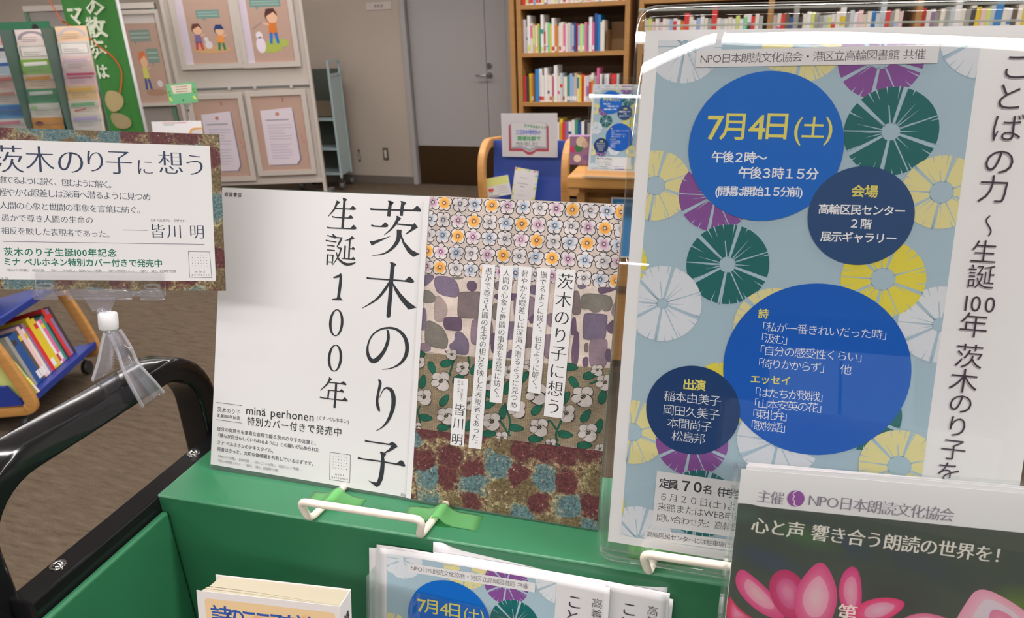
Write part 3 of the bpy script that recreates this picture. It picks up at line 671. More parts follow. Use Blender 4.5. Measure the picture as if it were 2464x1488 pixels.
def cloth_roses(P):
    """khaki checked ground with white roses on green stems"""
    P.poly([(1008, 848), (1364, 882), (1469, 886), (1455, 1086), (998, 1031)], K(136, 124, 102)); P.L()
    px = lambda p: (980+p[0]/3.234, 840+p[1]/3.234)
    th = K(108, 96, 78); x0, x1 = 1000, 1466
    for i in range(56):
        y = 846+i*3.6; a, b = (1008-(y-848)*.055, y), (1468-(y-848)*.07, y+.098*460)
        if y > 1031: break
        P.poly([a, b, (b[0], b[1]+.8), (a[0], a[1]+.8)], th)
    P.z += 5e-6
    for i in range(112):
        x = 1010+i*4.1; t = (x-1008)/460; P.poly([(x, 849+t*37), (x+.9, 849+t*37), (x-9.5, 1031+t*54), (x-10.4, 1031+t*54)], th)
    P.L()
    for x in (1052, 1150, 1275, 1380): P.poly([(x, 858), (x+.8, 858), (x-9, 1040), (x-9.8, 1040)], K(170, 120, 90))
    gr, gd, wh, dk = K(28, 86, 68), K(16, 56, 46), K(174, 167, 163), K(46, 42, 38)
    pm = np.linalg.norm(CF.uv(1200, 960)-CF.uv(1201, 960))/3.234
    def U(p): return P.uv(px(p))
    def stem(*p): P.z += 3e-6; P.stroke([(*U(q), 15*pm) for q in p], gd, 1, True); P.z += 3e-6; P.stroke([(*U(q), 9*pm) for q in p], gr, 1, True)
    def leaf(c, a, l=58, w=29):
        P.z += 3e-6; c = np.array(U(c)); a = R_(a); d = np.array([math.cos(a), math.sin(a)]); nn = np.array([-d[1], d[0]])
        o = [c+d*l*pm*math.cos(t)+nn*w*pm*math.sin(t)*(1-.25*math.cos(t)) for t in [2*PI*k/16 for k in range(16)]]
        P.poly([tuple(q) for q in o], gd, True); P.z += 3e-6; P.poly([tuple(c+(q-c)*.88) for q in o], gr, True); P.z += 2e-6
        P.poly([tuple(c-d*l*pm*.85+nn*pm), tuple(c+d*l*pm*.8), tuple(c-d*l*pm*.85-nn*pm)], gd, True)
    def rose(c, s=1.0, a=0):
        P.z += 4e-6; c0 = np.array(U(c)); rr = random.Random(int(c[0])); a = R_(a)
        pet = [(-30, -25, 42, 34), (25, -35, 40, 36), (8, 25, 58, 46), (-45, 20, 34, 28)]
        for (dx, dy, rx, ry) in pet:
            cc = c0+np.array([dx*math.cos(a)+dy*math.sin(a), -(dy*math.cos(a)-dx*math.sin(a))])*pm*s
            P.z += 2e-6; P.circle(tuple(cc), rx*pm*s+1.2*pm, dk, 18, True, ry*pm*s+1.2*pm, rr.uniform(-.5, .5)); P.z += 2e-6; rot = rr.uniform(-.4, .4); P.circle(tuple(cc), (rx-2)*pm*s, wh, 18, True, (ry-2)*pm*s, rot)
            P.z += 1e-6
            for q in range(9):
                t = rr.uniform(0, 2*PI); e = cc+np.array([math.cos(t)*rx, math.sin(t)*ry])*pm*s*.9; f = cc+(e-cc)*.6; g = np.array([-(e-cc)[1], (e-cc)[0]])/np.linalg.norm(e-cc)*pm*.9
                P.poly([tuple(e+g), tuple(e-g), tuple(f)], K(140, 134, 130), True)
        P.z += 2e-6; P.circle(tuple(c0), 20*pm*s, dk, 12, True, 15*pm*s, .5); P.z += 2e-6
        for q in range(4): t = q*1.6; P.circle(tuple(c0+np.array([math.cos(t), math.sin(t)])*9*pm*s), 4*pm*s, K(130, 132, 100), 8, True)
    stem((118,30),(125,75),(110,100)); stem((370,70),(350,130),(330,210)); stem((475,60),(480,150),(440,190)); stem((100,440),(85,490),(100,560),(95,600)); stem((760,420),(800,560),(790,660)); stem((690,510),(750,600),(800,680)); stem((1170,640),(1110,560),(1080,600)); stem((1170,720),(1160,650),(1230,500)); stem((1480,180),(1490,240),(1420,270)); stem((600,200),(620,300),(600,420))
    for c, a in (((310,110),20), ((195,150),-60), ((120,255),80), ((290,400),55), ((145,535),0), ((90,35),0), ((285,610),15), ((400,230),40), ((530,150),60), ((655,330),70), ((640,430),30), ((745,490),80), ((850,615),0), ((640,660),10), ((650,120),20), ((780,300),75), ((905,220),50), ((1010,470),50), ((1230,380),60), ((1230,665),0), ((1000,700),10),
                 ((1425,205),20), ((1300,265),-50), ((1520,370),80), ((1390,520),60), ((1490,600),75), ((1380,750),10), ((1130,750),5), ((1270,140),0), ((560,560),70), ((480,590),60)): leaf(c, a)
    for c, s in (((435,150),.9), ((265,250),1.25), ((100,105),.7), ((135,375),1.05), ((305,520),1.15), ((350,45),.7), ((630,260),1), ((480,420),.9), ((790,180),.9), ((660,565),1.15), ((740,690),.8), ((1010,350),1.3), ((860,470),1.1), ((1030,610),1.15), ((1240,500),1.1), ((1370,370),1.3), ((1540,260),1.0), ((1410,650),1.15), ((80,605),.6), ((1480,165),.7), ((1120,740),.7), ((960,130),.8), ((1500,775),.6)):
        rose(c, s*.84)
    P.L(4)
def tapestry():
    """woven maroon, teal and gold rosettes (procedural print)"""
    if 'tapestry' in MATS: return MATS['tapestry']
    m = bpy.data.materials.new('tapestry'); m.use_nodes = True; nt = m.node_tree; b = nt.nodes['Principled BSDF']; N = nt.nodes.new; L = nt.links.new
    tc = N('ShaderNodeTexCoord'); wz = N('ShaderNodeTexNoise'); wz.inputs['Scale'].default_value = 70; wz.inputs['Detail'].default_value = 3
    ad = N('ShaderNodeMix'); ad.data_type = 'VECTOR'; ad.inputs[0].default_value = .012; L(tc.outputs['Object'], wz.inputs['Vector']); L(tc.outputs['Object'], ad.inputs[4]); L(wz.outputs['Color'], ad.inputs[5])
    vo = N('ShaderNodeTexVoronoi'); vo.inputs['Scale'].default_value = 44; vo.inputs['Randomness'].default_value = .62; vo.voronoi_dimensions = '2D'; L(ad.outputs[1], vo.inputs['Vector'])
    sp = N('ShaderNodeSeparateColor'); L(vo.outputs['Color'], sp.inputs[0])
    r1 = N('ShaderNodeValToRGB'); r1.color_ramp.interpolation = 'CONSTANT'; e = r1.color_ramp.elements
    e[0].position = 0; e[0].color = (*K(80, 36, 38), 1); e[1].position = .36; e[1].color = (*K(76, 102, 106), 1); x = e.new(.68); x.color = (*K(92, 78, 52), 1); L(sp.outputs[0], r1.inputs[0])
    # pale rims between rosettes, dark hearts
    rim = N('ShaderNodeMapRange'); rim.inputs[1].default_value = .42; rim.inputs[2].default_value = .62; L(vo.outputs['Distance'], rim.inputs[0])
    nz = N('ShaderNodeTexNoise'); nz.inputs['Scale'].default_value = 230; nz.inputs['Detail'].default_value = 5; nz.inputs['Roughness'].default_value = .8; L(tc.outputs['Object'], nz.inputs['Vector'])
    n2 = N('ShaderNodeTexNoise'); n2.inputs['Scale'].default_value = 420; n2.inputs['Detail'].default_value = 6; n2.inputs['Roughness'].default_value = .85; L(tc.outputs['Object'], n2.inputs['Vector'])
    mx = N('ShaderNodeMix'); mx.data_type = 'RGBA'; L(r1.outputs[0], mx.inputs[6]); mx.inputs[7].default_value = (*K(146, 136, 100), 1)
    mu = N('ShaderNodeMath'); mu.operation = 'MULTIPLY'; L(rim.outputs[0], mu.inputs[0]); st = N('ShaderNodeMapRange'); st.inputs[1].default_value = .42; st.inputs[2].default_value = .6; L(nz.outputs[0], st.inputs[0]); L(st.outputs[0], mu.inputs[1]); L(mu.outputs[0], mx.inputs[0])
    hl = N('ShaderNodeMix'); hl.data_type = 'RGBA'; hl.inputs[7].default_value = (*K(205, 175, 165), 1); L(mx.outputs[2], hl.inputs[6]); h2 = N('ShaderNodeMapRange'); h2.inputs[1].default_value = .60; h2.inputs[2].default_value = .68; L(nz.outputs[0], h2.inputs[0])
    h3 = N('ShaderNodeMath'); h3.operation = 'MULTIPLY'; h3.inputs[1].default_value = .75; L(h2.outputs[0], h3.inputs[0]); L(h3.outputs[0], hl.inputs[0])
    dk = N('ShaderNodeMix'); dk.data_type = 'RGBA'; dk.blend_type = 'MULTIPLY'; L(hl.outputs[2], dk.inputs[6]); rr = N('ShaderNodeValToRGB'); rr.color_ramp.elements[0].position = .4; rr.color_ramp.elements[1].position = .62; rr.color_ramp.elements[0].color = (.16, .17, .18, 1); rr.color_ramp.elements[1].color = (2.0, 1.95, 1.85, 1)
    L(n2.outputs[0], rr.inputs[0]); L(rr.outputs[0], dk.inputs[7]); dk.inputs[0].default_value = .8; L(dk.outputs[2], b.inputs['Base Color'])
    b.inputs['Roughness'].default_value = .55; MATS['tapestry'] = m; return m

def cloth_ink():
    if 'cloth_ink' in MATS: return MATS['cloth_ink']
    m = attr_mat('cloth_ink', .6, .2); nt = m.node_tree; b = nt.nodes['Principled BSDF']; a = [n for n in nt.nodes if n.type == 'VERTEX_COLOR'][0]
    tc = nt.nodes.new('ShaderNodeTexCoord'); nz = nt.nodes.new('ShaderNodeTexNoise'); nz.inputs['Scale'].default_value = 520; nz.inputs['Detail'].default_value = 5; nz.inputs['Roughness'].default_value = .8
    n2 = nt.nodes.new('ShaderNodeTexNoise'); n2.inputs['Scale'].default_value = 45; ad = nt.nodes.new('ShaderNodeMath'); ad.operation = 'ADD'
    rp = nt.nodes.new('ShaderNodeMapRange'); rp.inputs[1].default_value = .7; rp.inputs[2].default_value = 1.3; rp.inputs[3].default_value = .72; rp.inputs[4].default_value = 1.22
    mx = nt.nodes.new('ShaderNodeMix'); mx.data_type = 'RGBA'; mx.blend_type = 'MULTIPLY'; mx.inputs[0].default_value = 1; mx.clamp_result = False
    L = nt.links.new; L(tc.outputs['Object'], nz.inputs['Vector']); L(tc.outputs['Object'], n2.inputs['Vector']); L(nz.outputs[0], ad.inputs[0]); L(n2.outputs[0], ad.inputs[1]); L(ad.outputs[0], rp.inputs[0]); L(rp.outputs[0], mx.inputs[7]); L(a.outputs[0], mx.inputs[6]); L(mx.outputs[2], b.inputs['Base Color'])
    return m
# ------------------------------------------------------------------ book cart with the display box
CO = (-.551, .420, 0.); CY = 4.6
CF_ = Fr.up(CO, CY)
green = mat('green_enamel', K(50, 120, 82, .92), .34, spec=.5, coat=.15)
greend = green
blackp = mat('black_gloss', (.010, .010, .011), .13, spec=.35, coat=0, bump=(30, .05, .002))
chrome = mat('chrome', (.75, .75, .77), .12, 1.)
wire = mat('white_vinyl', K(220, 210, 196, 1.15), .35, spec=.5, noise=(38, .1))
ZT = .945
cart = empty('book_cart', CF_); tag(cart, 'green metal book cart with a black tube handle and a display box on top', 'cart')
# display box: folded sheet, front face, top, left cheek
bx = MB(); bx.slab([(0, ZT-.55), (0, ZT-.003), (.003, ZT), (1.2, ZT), (1.2, ZT-.55)], -.0, .128, 0, axis=1)
bx.build('display_box', green, cart, bevel=.0022, bseg=3, ang=30)
MB().box(.006, .014, -.245, -.001, .55, .928).build('side_panel', green, cart, bevel=.003, bseg=3)
MB().box(.014, 1.2, -.30, -.001, .56, .566).build('shelf', green, cart, bevel=.001)
MB().box(.06, .235, -.2, -.04, .566, .742).build('shelf_step', green, cart, bevel=.001)
MB().box(.5, .82, -.16, -.02, .566, .775).build('shelf_step', green, cart, bevel=.001)
MB().box(.014, 1.2, -.31, -.30, .54, .60).build('shelf_lip', green, cart, bevel=.001)
MB().box(0.0, 1.22, -.30, .128, .12, .16).box(0, .02, -.30, .128, .16, .56).box(1.2, 1.22, -.30, .128, .1, ZT).build('body', green, cart, bevel=.001)
# rail along the end, with its chrome screws
MB().box(-.022, .005, -.147, .142, .922, .9445).build('side_rail', blackp, cart, bevel=.002)
for (p) in ((133, 1353), (469, 1086)):
    q = CF_.hit(*p, 2, .948)
    MB().ball((-.012, q[1], .9445), .0052, 0, 14, (1, 1, .75)).cyl((-.012, q[1], .9440), (-.012, q[1], .9455), .0068).build('screw', chrome, cart)
MB().cyl((.0055, -.236, .9155), (.016, -.236, .9155), .0048).build('screw', mat('brass_screw', K(205, 180, 150), .4), cart)
# handle: rounded-rectangular tube bent to an arch
def arch(y0, y1, zb, zt, r, x, n=9):
    p = [(x, y0, zb), (x, y0, zt-r)]
    for k in range(1, n): a = PI - PI/2*k/n; p.append((x, y0+r+r*math.cos(a), zt-r+r*math.sin(a)))
    p.append((x, y0+r, zt)); p.append((x, (y0+y1)/2, zt-.001)); p.append((x, y1-r, zt-.001))
    for k in range(1, n): a = PI/2 - PI/2*k/n; p.append((x, y1-r+r*math.cos(a), zt-r+r*math.sin(a)))
    p += [(x, y1, zt-r), (x, y1, zb)]; return p
hp = arch(-.1495, .1265, .10, 1.0465, .062, -.0395)
MB().tube(hp, 1, rect=(.040, .027, .006), upv=(1, 0, 0)).build('handle', blackp, cart)
for y in (-.1495, .1265):
    MB().cyl((-.0395, y, .02), (-.0395, y, .1), .012).cyl((-.052, y, .05), (-.027, y, .05), .05, 20).build('castor', mat('castor_black', (.03, .03, .03), .5), cart)
for y in (-.27, .1):
    MB().cyl((1.18, y, .02), (1.18, y, .12), .012).cyl((1.167, y, .05), (1.193, y, .05), .05, 20).build('castor', mat('castor_black'), cart)

# wire book stops and their tape
def wire_stop(x0, x1, label, y=-.002):
    e = empty('wire_stop', CF_.child(0, 0, 0) if 0 else Fr.up(CF_.w(x0, 0, ZT), CY)); tag(e, label, 'wire stop', 'white wire stops on the cart'); w = x1-x0; r = .0036; h = .0255
    p = []
    def bend(a, b, c, rad=.008, n=5):
        a, b, c = Vector(a), Vector(b), Vector(c); u = (a-b).normalized(); v = (c-b).normalized(); q = []
        for k in range(n+1): t = k/n; q.append(tuple((b+u*rad)*(1-t)**2 + b*2*t*(1-t) + (b+v*rad)*t*t))
        return q
    K_ = [(0+.012, y+.075, r), (0.0, y-.002, r), (-.006, y-.004, h), (w+.006, y-.004, h), (w, y-.002, r), (w+.012, y+.075, r)]
    p = [K_[0]]
    for i in range(1, 5): p += bend(K_[i-1], K_[i], K_[i+1])
    p.append(K_[5]); MB().tube(p, r, 14).build('wire', wire, e); return e
ws1 = wire_stop(.181, .293, 'white coated wire stop in front of the white and patterned poster'); ws2 = wire_stop(.499, .62, 'white coated wire stop at the foot of the thick acrylic stand')
tapem = clear_mat('green_tape', (.66, .96, .66), .5, .3, .38, (.36, .8, .36)); 
nt_ = tapem.node_tree; bp_ = nt_.nodes.new('ShaderNodeBump'); wv = nt_.nodes.new('ShaderNodeTexWave'); wv.inputs['Scale'].default_value = 260; wv.bands_direction = 'Y'; tc_ = nt_.nodes.new('ShaderNodeTexCoord')
nt_.links.new(tc_.outputs['Object'], wv.inputs[0]); nt_.links.new(wv.outputs[0], bp_.inputs['Height']); bp_.inputs['Strength'].default_value = .6; bp_.inputs['Distance'].default_value = .0004
for nd in nt_.nodes:
    if nd.type in ('BSDF_GLOSSY', 'BSDF_DIFFUSE'): nt_.links.new(bp_.outputs[0], nd.inputs['Normal'])
def tape(x, y, label, wl, wr, dy=.011, ang=0, lift=.0082, foot=0.0):
    """a strip of mesh tape laid over a wire leg: flat wings, tented over the wire"""
    f = Fr.up(CF_.w(x, y, ZT+.0003), CY+ang); mb = MB(); xs = [-wl, -wl*.75, -.016, -.009, -.0048, -.002, 0, .002, .0048, .009, .016, wr*.75, wr]
    def zz(u): a = abs(u); return lift*(1 if a < .0025 else max(0, 1-(a-.0025)/.0135)**1.4) + .0002*math.sin(u*900)
    top = []; ny = 7
    for u in xs:
        for j in range(ny+1):
            v = -dy + 2*dy*j/ny; top.append((u, v + .0006*math.sin(u*400+1), zz(u)))
    n1 = len(top); vs = top + [(a, b, c+.00022) for a, b, c in top]; fs = []
    R1 = ny+1
    for i in range(len(xs)-1):
        for j in range(ny): a = i*R1+j; fs += [(a, a+1, a+R1+1, a+R1), (n1+a, n1+a+R1, n1+a+R1+1, n1+a+1)]
    for i in range(len(xs)-1): a = i*R1; fs += [(a, a+R1, n1+a+R1, n1+a), (a+ny, n1+a+ny, n1+a+R1+ny, a+R1+ny)]
    for j in range(ny): a = (len(xs)-1)*R1; fs += [(j, n1+j, n1+j+1, j+1), (a+j, a+j+1, n1+a+j+1, n1+a+j)]
    mb.add(vs, fs, 0, True); o = mb.build('tape', tapem, None, f); tag(o, label, 'tape', 'green tape over the wire legs'); return o
tape(.1885, .030, 'green mesh tape over the left leg of the left wire stop', .028, .030)
tape(.3005, .030, 'green mesh tape over the right leg of the left wire stop', .036, .040)
tape(.5065, .030, 'green mesh tape over the wire leg at the acrylic stand', .028, .028, .014)
tape(.6275, .030, 'green mesh tape behind the lotus leaflets, right leg of the right wire stop', .028, .028)

# ------------------------------------------------------------------ sign card in its clip, left
w_, h_ = .235, .148
KF = Fr.sheet((-.6906, .4261, 1.3115), 26.51, 12.71, -4.61)
card = sheet('sign_card', KF, w_, h_, tapestry(), .0006); tag(card, 'white and woven pattern sign card held in the clear clip above the handle', 'sign')
P = Print(KF); a_, b_ = P.uv((505, 351)), P.uv((520, 677))
x1 = (a_[0]+b_[0])/2; y0_, y1_ = b_[1], a_[1]
P.poly(rrect(.0085, x1, y0_, y1_, .0015), WHITE, True); P.L(3)
NV = K(52, 62, 84); GT = K(24, 104, 84)
for t, a, s in (('茨', (20, 383), 74), ('木', (96, 384), 70), ('の', (170, 389), 70), ('り', (229, 388), 62), ('子', (286, 390), 66), ('に', (349, 402), 44), ('想', (411, 392), 62), ('う', (469, 397), 60)):
    P.text(t, a, a, s, NV, wx=.002, wy=-.019, res=4)
for t, a, b, s in (('撫でるように鋭く、包むように解く。', (6, 432), (271, 445), 20), ('軽やかな眼差しは深海へ潜るように見つめ', (6, 462), (353, 474), 21), ('人間の心象と世間の事象を言葉に紡ぐ。', (9, 494), (340, 506), 20),
                   ('愚かで尊き人間の生命の', (13, 524), (215, 530), 19), ('相反を映した表現者であった。', (13, 555), (266, 564), 19)):
    P.text(t, a, b, s, NV, wx=-.002, wy=-.012)
P.poly([(297, 553), (355, 554), (355, 555.2), (297, 554.2)], NV)
for t, a in (('皆', (379, 556)), ('川', (420, 557)), ('明', (474, 558))): P.text(t, a, a, 37, NV, wx=-.002, wy=-.016)
P.text('ミナ ペルホネン　デザイナー', (365, 530.5), (448, 532), 7.5, NV, wx=.005, wy=.005)
P.poly([(7, 581), (492, 588), (492, 589), (7, 582)], NV)
P.text('茨木のり子生誕100年記念', (20, 606), (270, 609), 21, GT, wx=.016, wy=.016); P.text('ミナ ペルホネン特別カバー付きで発売中', (18, 630), (381, 634), 20, GT, wx=.016, wy=.016)
P.text('『茨木のり子詩集』（岩波文庫）、『詩のこころを読む』（岩波ジュニア新書）、『自分の感受性くらい』・『歳月』（以上、岩波現代文庫）', (16, 650.5), (426, 653), 7.5, K(110, 110, 118), res=1)
P.text('2026.05', (-8, 669), (18, 670), 9, K(100, 100, 110)); logo(P, [(453, 605), (505, 606), (510, 669), (456, 668)], NV)
P.build('printed_face', card)
# clear clip: jaws on the card, white joint, clamp over the handle
gl = clear_mat('clamp_plastic', (.90, .90, .93), 1., .03, .13, (.86, .86, .93)); glr = clear_mat('clamp_rim', (.9, .9, .93), 1., .03, .42, (.9, .9, .96))
clip = empty('sign_clip', Fr(KF.w(*KF.uv(262, 770), -.005), *Fr.up((0, 0, 0), 14).A)); tag(clip, 'clear plastic sign clip with a white joint clamped on the black handle', 'clip')
def kf_part(mb, name, m, bevel=0., bs=3):
    o = mb.build(name, m, None, KF, bevel, bs); o.parent = clip; o.matrix_parent_inverse = clip.matrix_world.inverted(); return o
J = lambda px, py: tuple(KF.uv(px, py))
j0, j1 = J(86, 652), J(397, 650); jb = J(90, 722)[1]; jt = j0[1]
kf_part(MB().slab(rrect(j0[0], j1[0], jb+.004, jt, .0025), .0011, .0025, 0, 1), 'front_jaw', (lambda m_: [m_, glr])(clear_mat('clip_jaw', (.985, .985, .99), 1.0, 0, .03, (.8, .78, .8))))
kf_part(MB().slab(rrect(j0[0]+.003, j1[0]-.003, jb+.004, jt-.004, .0025), -.0032, -.0014), 'rear_jaw', clear_mat('clip_jaw'), .0004)
for a, b in ((88, 142), (168, 320), (343, 398)):
    xa, xb = J(a, 712)[0], J(b, 712)[0]; mb = MB()
    mb.tube([(xa+.001, jb+.006, .0035), ((xa+xb)/2, jb+.006, .0035), (xb-.001, jb+.006, .0035)], 1, rect=(.008, .0105, .002), upv=(0, 0, 1)); kf_part(mb, 'hinge_block', gl)
for a, b in ((142, 168), (320, 343)):
    xa, xb = J(a, 712)[0], J(b, 712)[0]; kf_part(MB().cyl((xa, jb+.007, .003), (xb, jb+.007, .003), .0022, 12), 'hinge_pin', gl)
for px in (114, 370):
    xa = J(px, 700)[0]; kf_part(MB().tube([(xa+.007*math.cos(t), jb+.0135+.0022*math.sin(t), .0034) for t in [2*PI*k/20 for k in range(20)]], .0009, 8, closed=True), 'finger_dimple', gl)
nx0 = J(238, 722)[0]; hx = [J(205, 722)[0], J(283, 722)[0], J(268, 748)[0], J(226, 748)[0]]; nb = J(247, 748)[1]
kf_part(MB().slab([(hx[0], jb+.003), (hx[3], nb), (hx[2], nb), (hx[1], jb+.003)], .0, .0045), 'neck', gl, .001)
cx = (J(247, 750)[0]); 
kf_part(MB().ball((cx, nb-.001, .0025), .0042, 0, 16), 'ball_joint', gl)
tb0, tb1 = J(261, 752), J(262, 795)
col = MB(); rj = abs(J(238, 770)[0]-J(284, 770)[0])/2; xc = J(261, 770)[0]
prof = [(tb0[1], rj*.86), (tb0[1]-.0012, rj*.98), ((tb0[1]+tb1[1])/2, rj), (tb1[1]+.002, rj*.97), (tb1[1], rj*.8)]
col.tube([(xc, y, .0005) for y, r in prof], [r for y, r in prof], 28)
kf_part(col, 'joint_collar', mat('white_nylon', (.78, .78, .8), .4, spec=.4))
# clamp: two curved clear leaves meeting on a steel spring, open over the tube
HF = Fr.up((0, 0, 0), CY)
base = CF_.A @ (KF.w(xc, tb1[1], 0) - CF_.o)     # joint bottom in cart coordinates
hc = np.array([-.0395, base[1]+.012, 1.0465])    # middle of the tube under it
def cart_part(mb, name, m, bevel=0., bs=2):
    o = mb.build(name, m, None, CF_, bevel, bs); o.parent = clip; o.matrix_parent_inverse = clip.matrix_world.inverted(); return o
def leaf_c(path, wds, t=.0019, rim=True):
    """curved strip along (x, z) path at cart y = cy + k, with a raised rim each side"""
    mb = MB(); n = len(path); vs = []; ds = []
    for i in range(n):
        a, b = np.array(path[max(i-1, 0)]), np.array(path[min(i+1, n-1)]); d = (b-a)/np.linalg.norm(b-a); ds.append(np.array([-d[1], d[0]]))
    for (x, z, yc), w, nn in zip([(p[0], p[1], path_y[i]) for i, p in enumerate(path)], wds, ds):
        for (dy, dn) in ((-w, 0), (-w, t*1.9), (-w+.0018, t*1.9), (-w+.0022, t), (w-.0022, t), (w-.0018, t*1.9), (w, t*1.9), (w, 0)):
            vs.append((x+nn[0]*dn, yc+dy, z+nn[1]*dn))
    fs = []
    for i in range(n-1):
        for k in range(8): fs.append((i*8+k, i*8+(k+1) % 8, (i+1)*8+(k+1) % 8, (i+1)*8+k))
    fs += [tuple(range(8))[::-1], tuple((n-1)*8+k for k in range(8))]
    mb.add(vs, fs, 0, True)
    for i in range(n-1):
        for k in (0, 1, 2, 4, 5, 6): mb.m[i*8+k] = 1
    return mb
def cr(P, n=6):
    P = [np.array(p, float) for p in P]; Q = []
    for i in range(len(P)-1):
        p0, p1, p2, p3 = P[max(i-1, 0)], P[i], P[i+1], P[min(i+2, len(P)-1)]
        for j in range(n): t = j/n; Q.append(.5*((2*p1)+(-p0+p2)*t+(2*p0-5*p1+4*p2-p3)*t*t+(-p0+3*p1-3*p2+p3)*t**3))
    Q.append(P[-1]); return Q
hpix = lambda px, py, x: CF_.hit(px, py, 0, x)
# the leaf on the aisle side (right in the photograph) lies over the inner face of the tube
R1 = [(hpix(272, 800, -.030), .0072), (hpix(296, 845, -.024), .0090), (hpix(312, 885, -.016), .0100), (hpix(340, 925, -.013), .0135), (hpix(366, 962, -.0125), .0160)]
q = cr([(*r[0], r[1]) for r in R1]); path_y = [v[1] for v in q]; cart_part(leaf_c([(v[0], v[2]) for v in q], [v[3] for v in q]), 'clamp_leaf', [gl, glr])
L1 = [(hpix(268, 800, -.034), .0070), (hpix(262, 830, -.045), .0080), (hpix(258, 865, -.058), .0100), (hpix(250, 905, -.064), .0135)]
q = cr([(*r[0], r[1]) for r in L1])[::-1]; path_y = [v[1] for v in q]; cart_part(leaf_c([(v[0], v[2]) for v in q], [v[3] for v in q]), 'clamp_leaf', [gl, glr])
m0, m1 = hpix(289, 858, -.03), hpix(322, 852, -.022)
s0 = hpix(298, 852, -.026); cart_part(MB().tube([(s0[0]+.006*math.cos(t), s0[1], s0[2]+.006*math.sin(t)) for t in [R_(a) for a in range(-60, 241, 20)]], 1, rect=(.0006, .009, .0002), upv=(0, 1, 0)), 'steel_spring', mat('spring_steel', (.7, .68, .62), .2, 1.))
cart_part(MB().cyl((s0[0], s0[1]-.0085, s0[2]), (s0[0], s0[1]+.0085, s0[2]), .0028, 14), 'pivot_pin', gl)
t0 = hpix(300, 800, -.03)
cart_part(MB().tube([tuple(base+np.array([0, .001, .0005])), tuple((base+s0)/2), tuple(s0)], [.0042, .005, .0045], 14), 'stem', gl)

# ------------------------------------------------------------------ centre poster in its hard clear case
case_f = Fr(CF.w(-.0012, .0008, .0008), *CF.A); CW, CH = .4224, .3100
thin = clear_mat('clear_sheet', (.975, .985, .98)); edge = clear_mat('clear_edge', (.72, .82, .78), 1., .05, .35, (.7, .76, .74))
cs = MB().slab(rrect(0, CW, -CH, 0, .002, 2), -.0036, -.0020, 0, 1).build('card_case', [clear_mat('case_sheet', (.72, .80, .76), 1., .1, .30, (.40, .50, .46)), edge], None, case_f)
tag(cs, 'hard clear card case whose rim shows under the white and patterned poster', 'card case')
post = sheet('landscape_poster', CF, .42, .297, paper, .0004); tag(post, 'landscape poster, white with a large vertical black title and patterned cloths at right', 'poster')
P = centre_print(); P.build('title_lettering', post, .5)
P = Print(CF); P.z = 5e-5; P.clip = (P.uv((1035, 471))[0]-.01, .4199, -.2969, -.0001)
# textile half: edges follow the white strip's right edge
P.clip = None; cloth_flowers(P); P.clip = (.0, .42, -.297, 0); P.clip = None
xs0 = (P.uv((1035, 471))[0]+P.uv((990, 1206))[0])/2-.004; P.clip = (xs0, .42, -.297, 0); zf = P.z; cloth_stones(P); cloth_roses(P); zr = P.z
P.build('cloth_pattern', post, .5, m=cloth_ink())
T4 = [P.uv(p) for p in ((998, 1030), (1448, 1085), (1430, 1274), (989, 1201))]; T4[1] = (.42, T4[1][1]); T4[2] = (.42, -.297); T4[3] = (T4[3][0], -.297)
mb = MB(); mb.add([(*p, zr+4e-6) for p in T4], [(3, 2, 1, 0)]); tp = mb.build('woven_pattern', tapestry(), post)
# white half laid over the ragged left side of the patterns, then the text strips
P = Print(CF); P.z = zr+8e-6; P.poly([(0.30, .0), (.2216, 0), (.2216, 0)], WHITE, True) if 0 else None
e0, e1 = P.uv((1035, 471)), P.uv((990, 1206)); xs_ = (e0[0]+e1[0])/2
P.poly([(xs_-.0055, -.297), (xs_, -.297), (xs_, 0), (xs_-.0055, 0)], WHITE, True)
strips = [((1340, 647.5), (1386, 650.5), (1353, 1007), (1309, 1001)), ((1294, 644), (1326, 646), (1301, 948), (1271, 943)), ((1250, 641), (1281, 643), (1251, 991), (1221, 987)),
          ((1205, 639), (1237, 640), (1209, 971), (1179, 967)), ((1162, 636), (1193, 637.5), (1159, 1081), (1128, 1077)), ((1094, 909), (1127.5, 912), (1117, 1075), (1084.5, 1070))]
for s_ in strips: P.poly(s_, WHITE)
P.L(2)
V = dict(vert=True, wx=0., wy=-.014)
P.text('茨木のり子に想う', (1361, 678), (1333, 978), 40, INK, vert=True, wx=.004, wy=-.014)
P.text('撫でるように鋭く、包むように解く。', (1309, 662), (1286, 936), 17.5, INK, **V); P.text('軽やかな眼差しは深海へ潜るように見つめ', (1264, 659), (1237, 974), 17.5, INK, **V)
P.text('人間の心象と世間の事象を言葉に紡ぐ。', (1220, 657), (1194, 957), 17.5, INK, **V); P.text('愚かで尊き人間の生命の相反を映した表現者であった。', (1177, 653), (1143, 1070), 17.5, INK, **V)
for t, a in (('皆', (1107, 986)), ('川', (1104, 1019)), ('明', (1101, 1057))): P.text(t, a, a, 29, INK, vert=True, wx=0, wy=-.014)
P.text('ミナ ペルホネン', (1113.5, 920), (1111, 963), 7.5, INK, vert=True); P.text('デザイナー', (1105.5, 919), (1104, 950), 7.5, INK, vert=True)
P.build('quotation_strips', post, .5)

